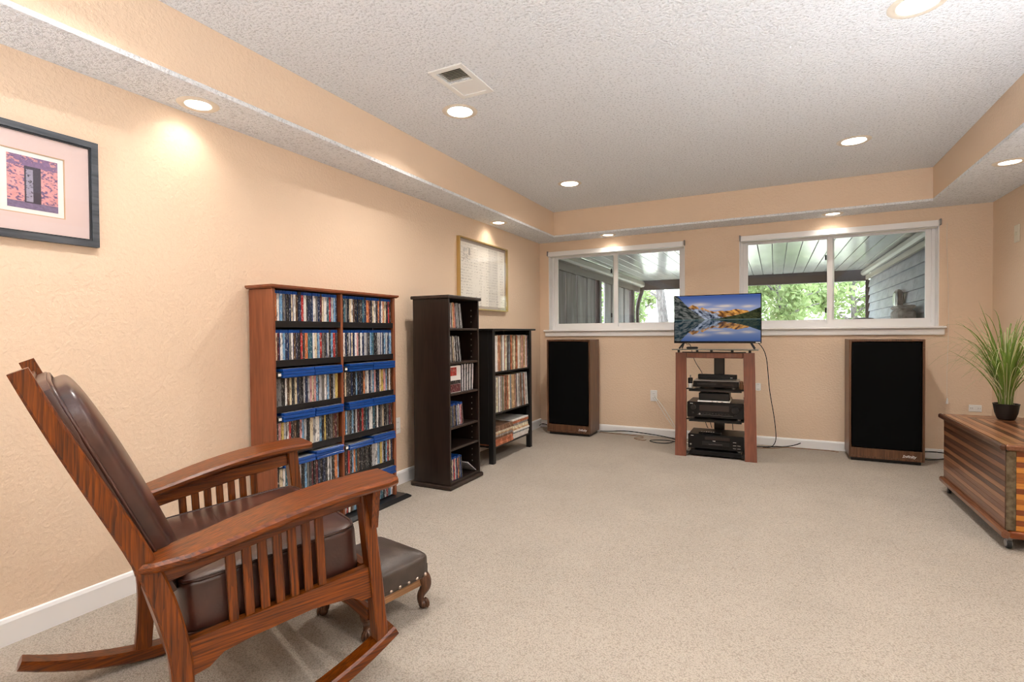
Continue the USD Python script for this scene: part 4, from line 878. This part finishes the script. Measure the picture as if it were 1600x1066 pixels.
P("lid_core", box(LX0 + e, LY0 + e, LZ0, LX1, LY1 - e, LZ1 - .006), "black_inside")
a0, a1, b0, b1 = LX0 + e, LX1, LY0 + e, LY1 - e; wd = .0335; seq = ["maple_plank", "mahogany_plank", "maple_plank", "walnut_plank"]
k = 0
while a0 + k * wd < a1 - .02 and k < 15:
    i0, i1 = k * wd + .0006, (k + 1) * wd - .0006; mm = seq[k % 4]
    def slab(q): return hull([(x, y, z) for x, y in q for z in (LZ1 - .0058, LZ1 + (.0004 if k % 2 else 0))])
    P("plank", slab([(a0 + i0, b0 + i0), (a0 + i1, b0 + i1), (a0 + i1, b1 - i1), (a0 + i0, b1 - i0)]), mm)
    P("plank", slab([(a0 + i0 + .001, b1 - i0), (a0 + i1 + .001, b1 - i1), (a1, b1 - i1), (a1, b1 - i0)]), mm)
    P("plank", slab([(a0 + i0 + .001, b0 + i0), (a0 + i1 + .001, b0 + i1), (a1, b0 + i1), (a1, b0 + i0)]), mm)
    k += 1
for x, y in ((HX0 + .02, HY0 + .02), (HX0 + .02, HY1 - .05), (HX1 - .05, HY0 + .02), (HX1 - .05, HY1 - .05)):
    c = P("caster", cat([box(x - .018, y - .018, .058, x + .018, y + .018, .063), hull([(x + q, y + w_, z) for q in (-.010, .010) for w_, z in ((-.014, .058), (.014, .058), (.016, .03), (-.002, .03))])]), "grey_metal")
    t.part("wheel", moved(rot(cyl((0, 0, -.008), (0, 0, .008), .026, 18), PI / 2, [0, 1, 0]), (x, y + .010, .026)), "black_rubber", under=c, world=True, smooth=40)
    t.part("hub_cap", cat([moved(rot(cyl((0, 0, -.002), (0, 0, .002), .017, 14), PI / 2, [0, 1, 0]), (x + s * .0105, y + .010, .026)) for s in (-1, 1)]), "silver", under=c, world=True, smooth=40)

# ------------------------------------------------------------------ potted grass
PZ = LZ1 + .0006
t = Thing("potted_grass", "arching green ornamental grass in a round black pot on the chest", "plant", (3.80, -1.27, PZ))
t.part("pot", lathe([(0, 0), (.036, 0), (.045, .006), (.057, .045), (.064, .092), (.067, .102), (.062, .103), (.059, .094), (.0, .092)], 32), "pot_black", smooth=40)
t.part("soil", lathe([(.0585, .0925), (.03, .098), (0, .100)], 20), "soil", smooth=50)
rs = np.random.default_rng(4)
def blades(n, rmax, hlo, hhi, arch, w0, seed):
    rs = np.random.default_rng(seed); V, F = [], []
    for _ in range(n):
        a = rs.uniform(0, 2 * PI); r0 = rs.uniform(0, .038); H = rs.uniform(hlo, hhi); out = rs.uniform(.25, 1) ** 1.1 * rmax * (1.0 if math.cos(a) < .1 else min(1.0, .22 / (rmax * abs(math.cos(a))))); dr = rs.uniform(*arch); w = w0 * rs.uniform(.7, 1.2); tw = rs.uniform(-.5, .5)
        d = np.array([math.cos(a), math.sin(a), 0]); s = np.array([-math.sin(a + tw), math.cos(a + tw), 0]); K = 11
        base = len(V)
        for i in range(K):
            f = i / (K - 1); p = d * (r0 + out * (f ** 1.7)) + np.array([0, 0, .09 + H * (f - dr * f ** 3.2)]); ww = w * (1 - f ** 2.2) * (.55 + .9 * min(1, f * 3)) + .0004
            V += [p - s * ww, p + s * ww + np.array([0, 0, .0006])]
        for i in range(K - 1):
            q = base + 2 * i; F += [[q, q + 1, q + 3], [q, q + 3, q + 2]]
    return trimesh.Trimesh(V, F, process=False)
t.part("foliage", blades(46, .27, .34, .74, (.02, .34), .0048, 1), "grass_blade", kind="stuff")
t.part("foliage", blades(84, .44, .42, .92, (.28, .72), .0030, 2), "grass_blade", kind="stuff")
t.part("foliage", blades(95, .45, .36, .95, (.32, .78), .0019, 3), "tip_blade", kind="stuff")

# ------------------------------------------------------------------ pictures
def ruins(u, v, seed=2):
    n = fb(u, v * 1.0, 9, 16, seed)[..., None]; n2 = fb(u + v * .5, v, 22, 40, seed + 4)[..., None]
    c = lin(214, 150, 150) * (.6 + .7 * n); dk = np.clip((n2 - .53) * 9, 0, 1); c = c * (1 - dk) + lin(96, 78, 118) * dk
    c = np.where((v > .80)[..., None] & (n > .42), lin(120, 95, 130) * (.7 + .7 * n2), c); c = np.where((v < .13)[..., None], lin(112, 98, 128) * (.6 + .9 * n2), c)
    return c, n, n2
def print_a(u, v):
    c, n, n2 = ruins(u, v)
    door = ((u > .33) & (u < .66) & (v > .12) & (v < .82))[..., None]; c = np.where(door, lin(58, 52, 66) * (.8 + .4 * n), c)
    ins = ((u > .37) & (u < .50) & (v > .14) & (v < .76) & (n2[..., 0] > .38))[..., None]; return np.where(ins, lin(150, 145, 165) * (.6 + .8 * n), c)
def print_b(u, v):
    c, n, n2 = ruins(u, v, 9); arch = (((u - .72) / .22) ** 2 + ((v - .45) / .42) ** 2 < 1)[..., None]
    return np.where(arch, lin(110, 130, 168) * (.5 + .9 * n), c)
def facing_x(m, x, y, z): m = rot(m, PI / 2, [0, 0, 1]); return moved(m, (x, y, z))
t = Thing("framed_print", "dark slate framed print of pink ruins with a wide pale pink mat", "picture", (0, -4.90, 1.473))
P = lambda n, m, mt, **k: t.part(n, m, mt, world=True, **k)
FY0, FY1, FZ0, FZ1 = -5.30, -4.507, 1.473, 1.894
P("frame", frame_yz(FY0, FZ0, FY1, FZ1, .024, .0005, .024), "slate_frame"); P("inner_lip", frame_yz(FY0 + .0238, FZ0 + .0238, FY1 - .0238, FZ1 - .0238, .006, .0005, .019), "black_frame")
mb = sbox(FY0 + .108, FZ0 + .094, FY1 - .108, FZ1 - .094)
P("mat_board", yz_extrude(sbox(FY0 + .0296, FZ0 + .0296, FY1 - .0296, FZ1 - .0296).difference(mb), .0005, .012), "pink_mat"); P("bevel", yz_extrude(mb.difference(mb.buffer(-.0035, join_style=2)), .0005, .0115), "tan_bevel")
P("print_sheet", box(.0005, FY0 + .1116, FZ0 + .0976, .0085, FY1 - .1116, FZ1 - .0976), "paper_white")
m, col = grid_picture(.150, .194, 90, 90, print_a); P("photograph", facing_x(m, .0092, FY1 - .205, FZ0 + .1135), "print", col=col)
m, col = grid_picture(.150, .194, 90, 90, print_b); P("photograph", facing_x(m, .0092, FY1 - .375, FZ0 + .1135), "print", col=col)
m, col = grid_picture(.150, .194, 60, 60, lambda u, v: ruins(u, v, 14)[0]); P("photograph", facing_x(m, .0092, FY1 - .545, FZ0 + .1135), "print", col=col)
P("glass", box(.0150, FY0 + .03, FZ0 + .03, .0158, FY1 - .03, FZ1 - .03), "picture_glass")
def chart(u, v):
    c = np.broadcast_to(lin(236, 231, 220), u.shape + (3,)).copy(); k = fb(u, v, 90, 110, 3, 2); rows = ((v * 22) % 1 < .35) & (fb(u, v, 30, 1.5, 6, 2) > .45) & (k > .5)
    c[rows] = lin(200, 194, 184); bars = ((np.abs(u - .19) < .018) & (np.abs(v - .86) < .06)) | ((np.abs(u - .11) < .05) & (np.abs(v - .80) < .12) & (k > .55)); c[bars] = lin(180, 176, 168)
    g = np.abs(u - .72) < .11; c[g] = c[g] * .82; return c
t = Thing("framed_chart", "thin gold framed pale chart behind glass, above the record rack", "picture", (0, -1.34, 1.46))
P = lambda n, m, mt, **k: t.part(n, m, mt, world=True, **k)
FY0, FY1, FZ0, FZ1 = -1.800, -.885, 1.330, 1.968
P("frame", frame_yz(FY0, FZ0, FY1, FZ1, .011, .0005, .034), "gold_frame")
P("mat_board", box(.0005, FY0 + .0112, FZ0 + .0112, .0100, FY1 - .0112, FZ1 - .0112), "grey_mat")
m, col = grid_picture(FY1 - FY0 - .074, FZ1 - FZ0 - .074, 150, 110, chart); P("print_sheet", facing_x(m, .0106, (FY0 + FY1) / 2, FZ0 + .037), "print", col=col)
P("glass", box(.0280, FY0 + .0113, FZ0 + .0113, .0288, FY1 - .0113, FZ1 - .0113), "picture_glass")
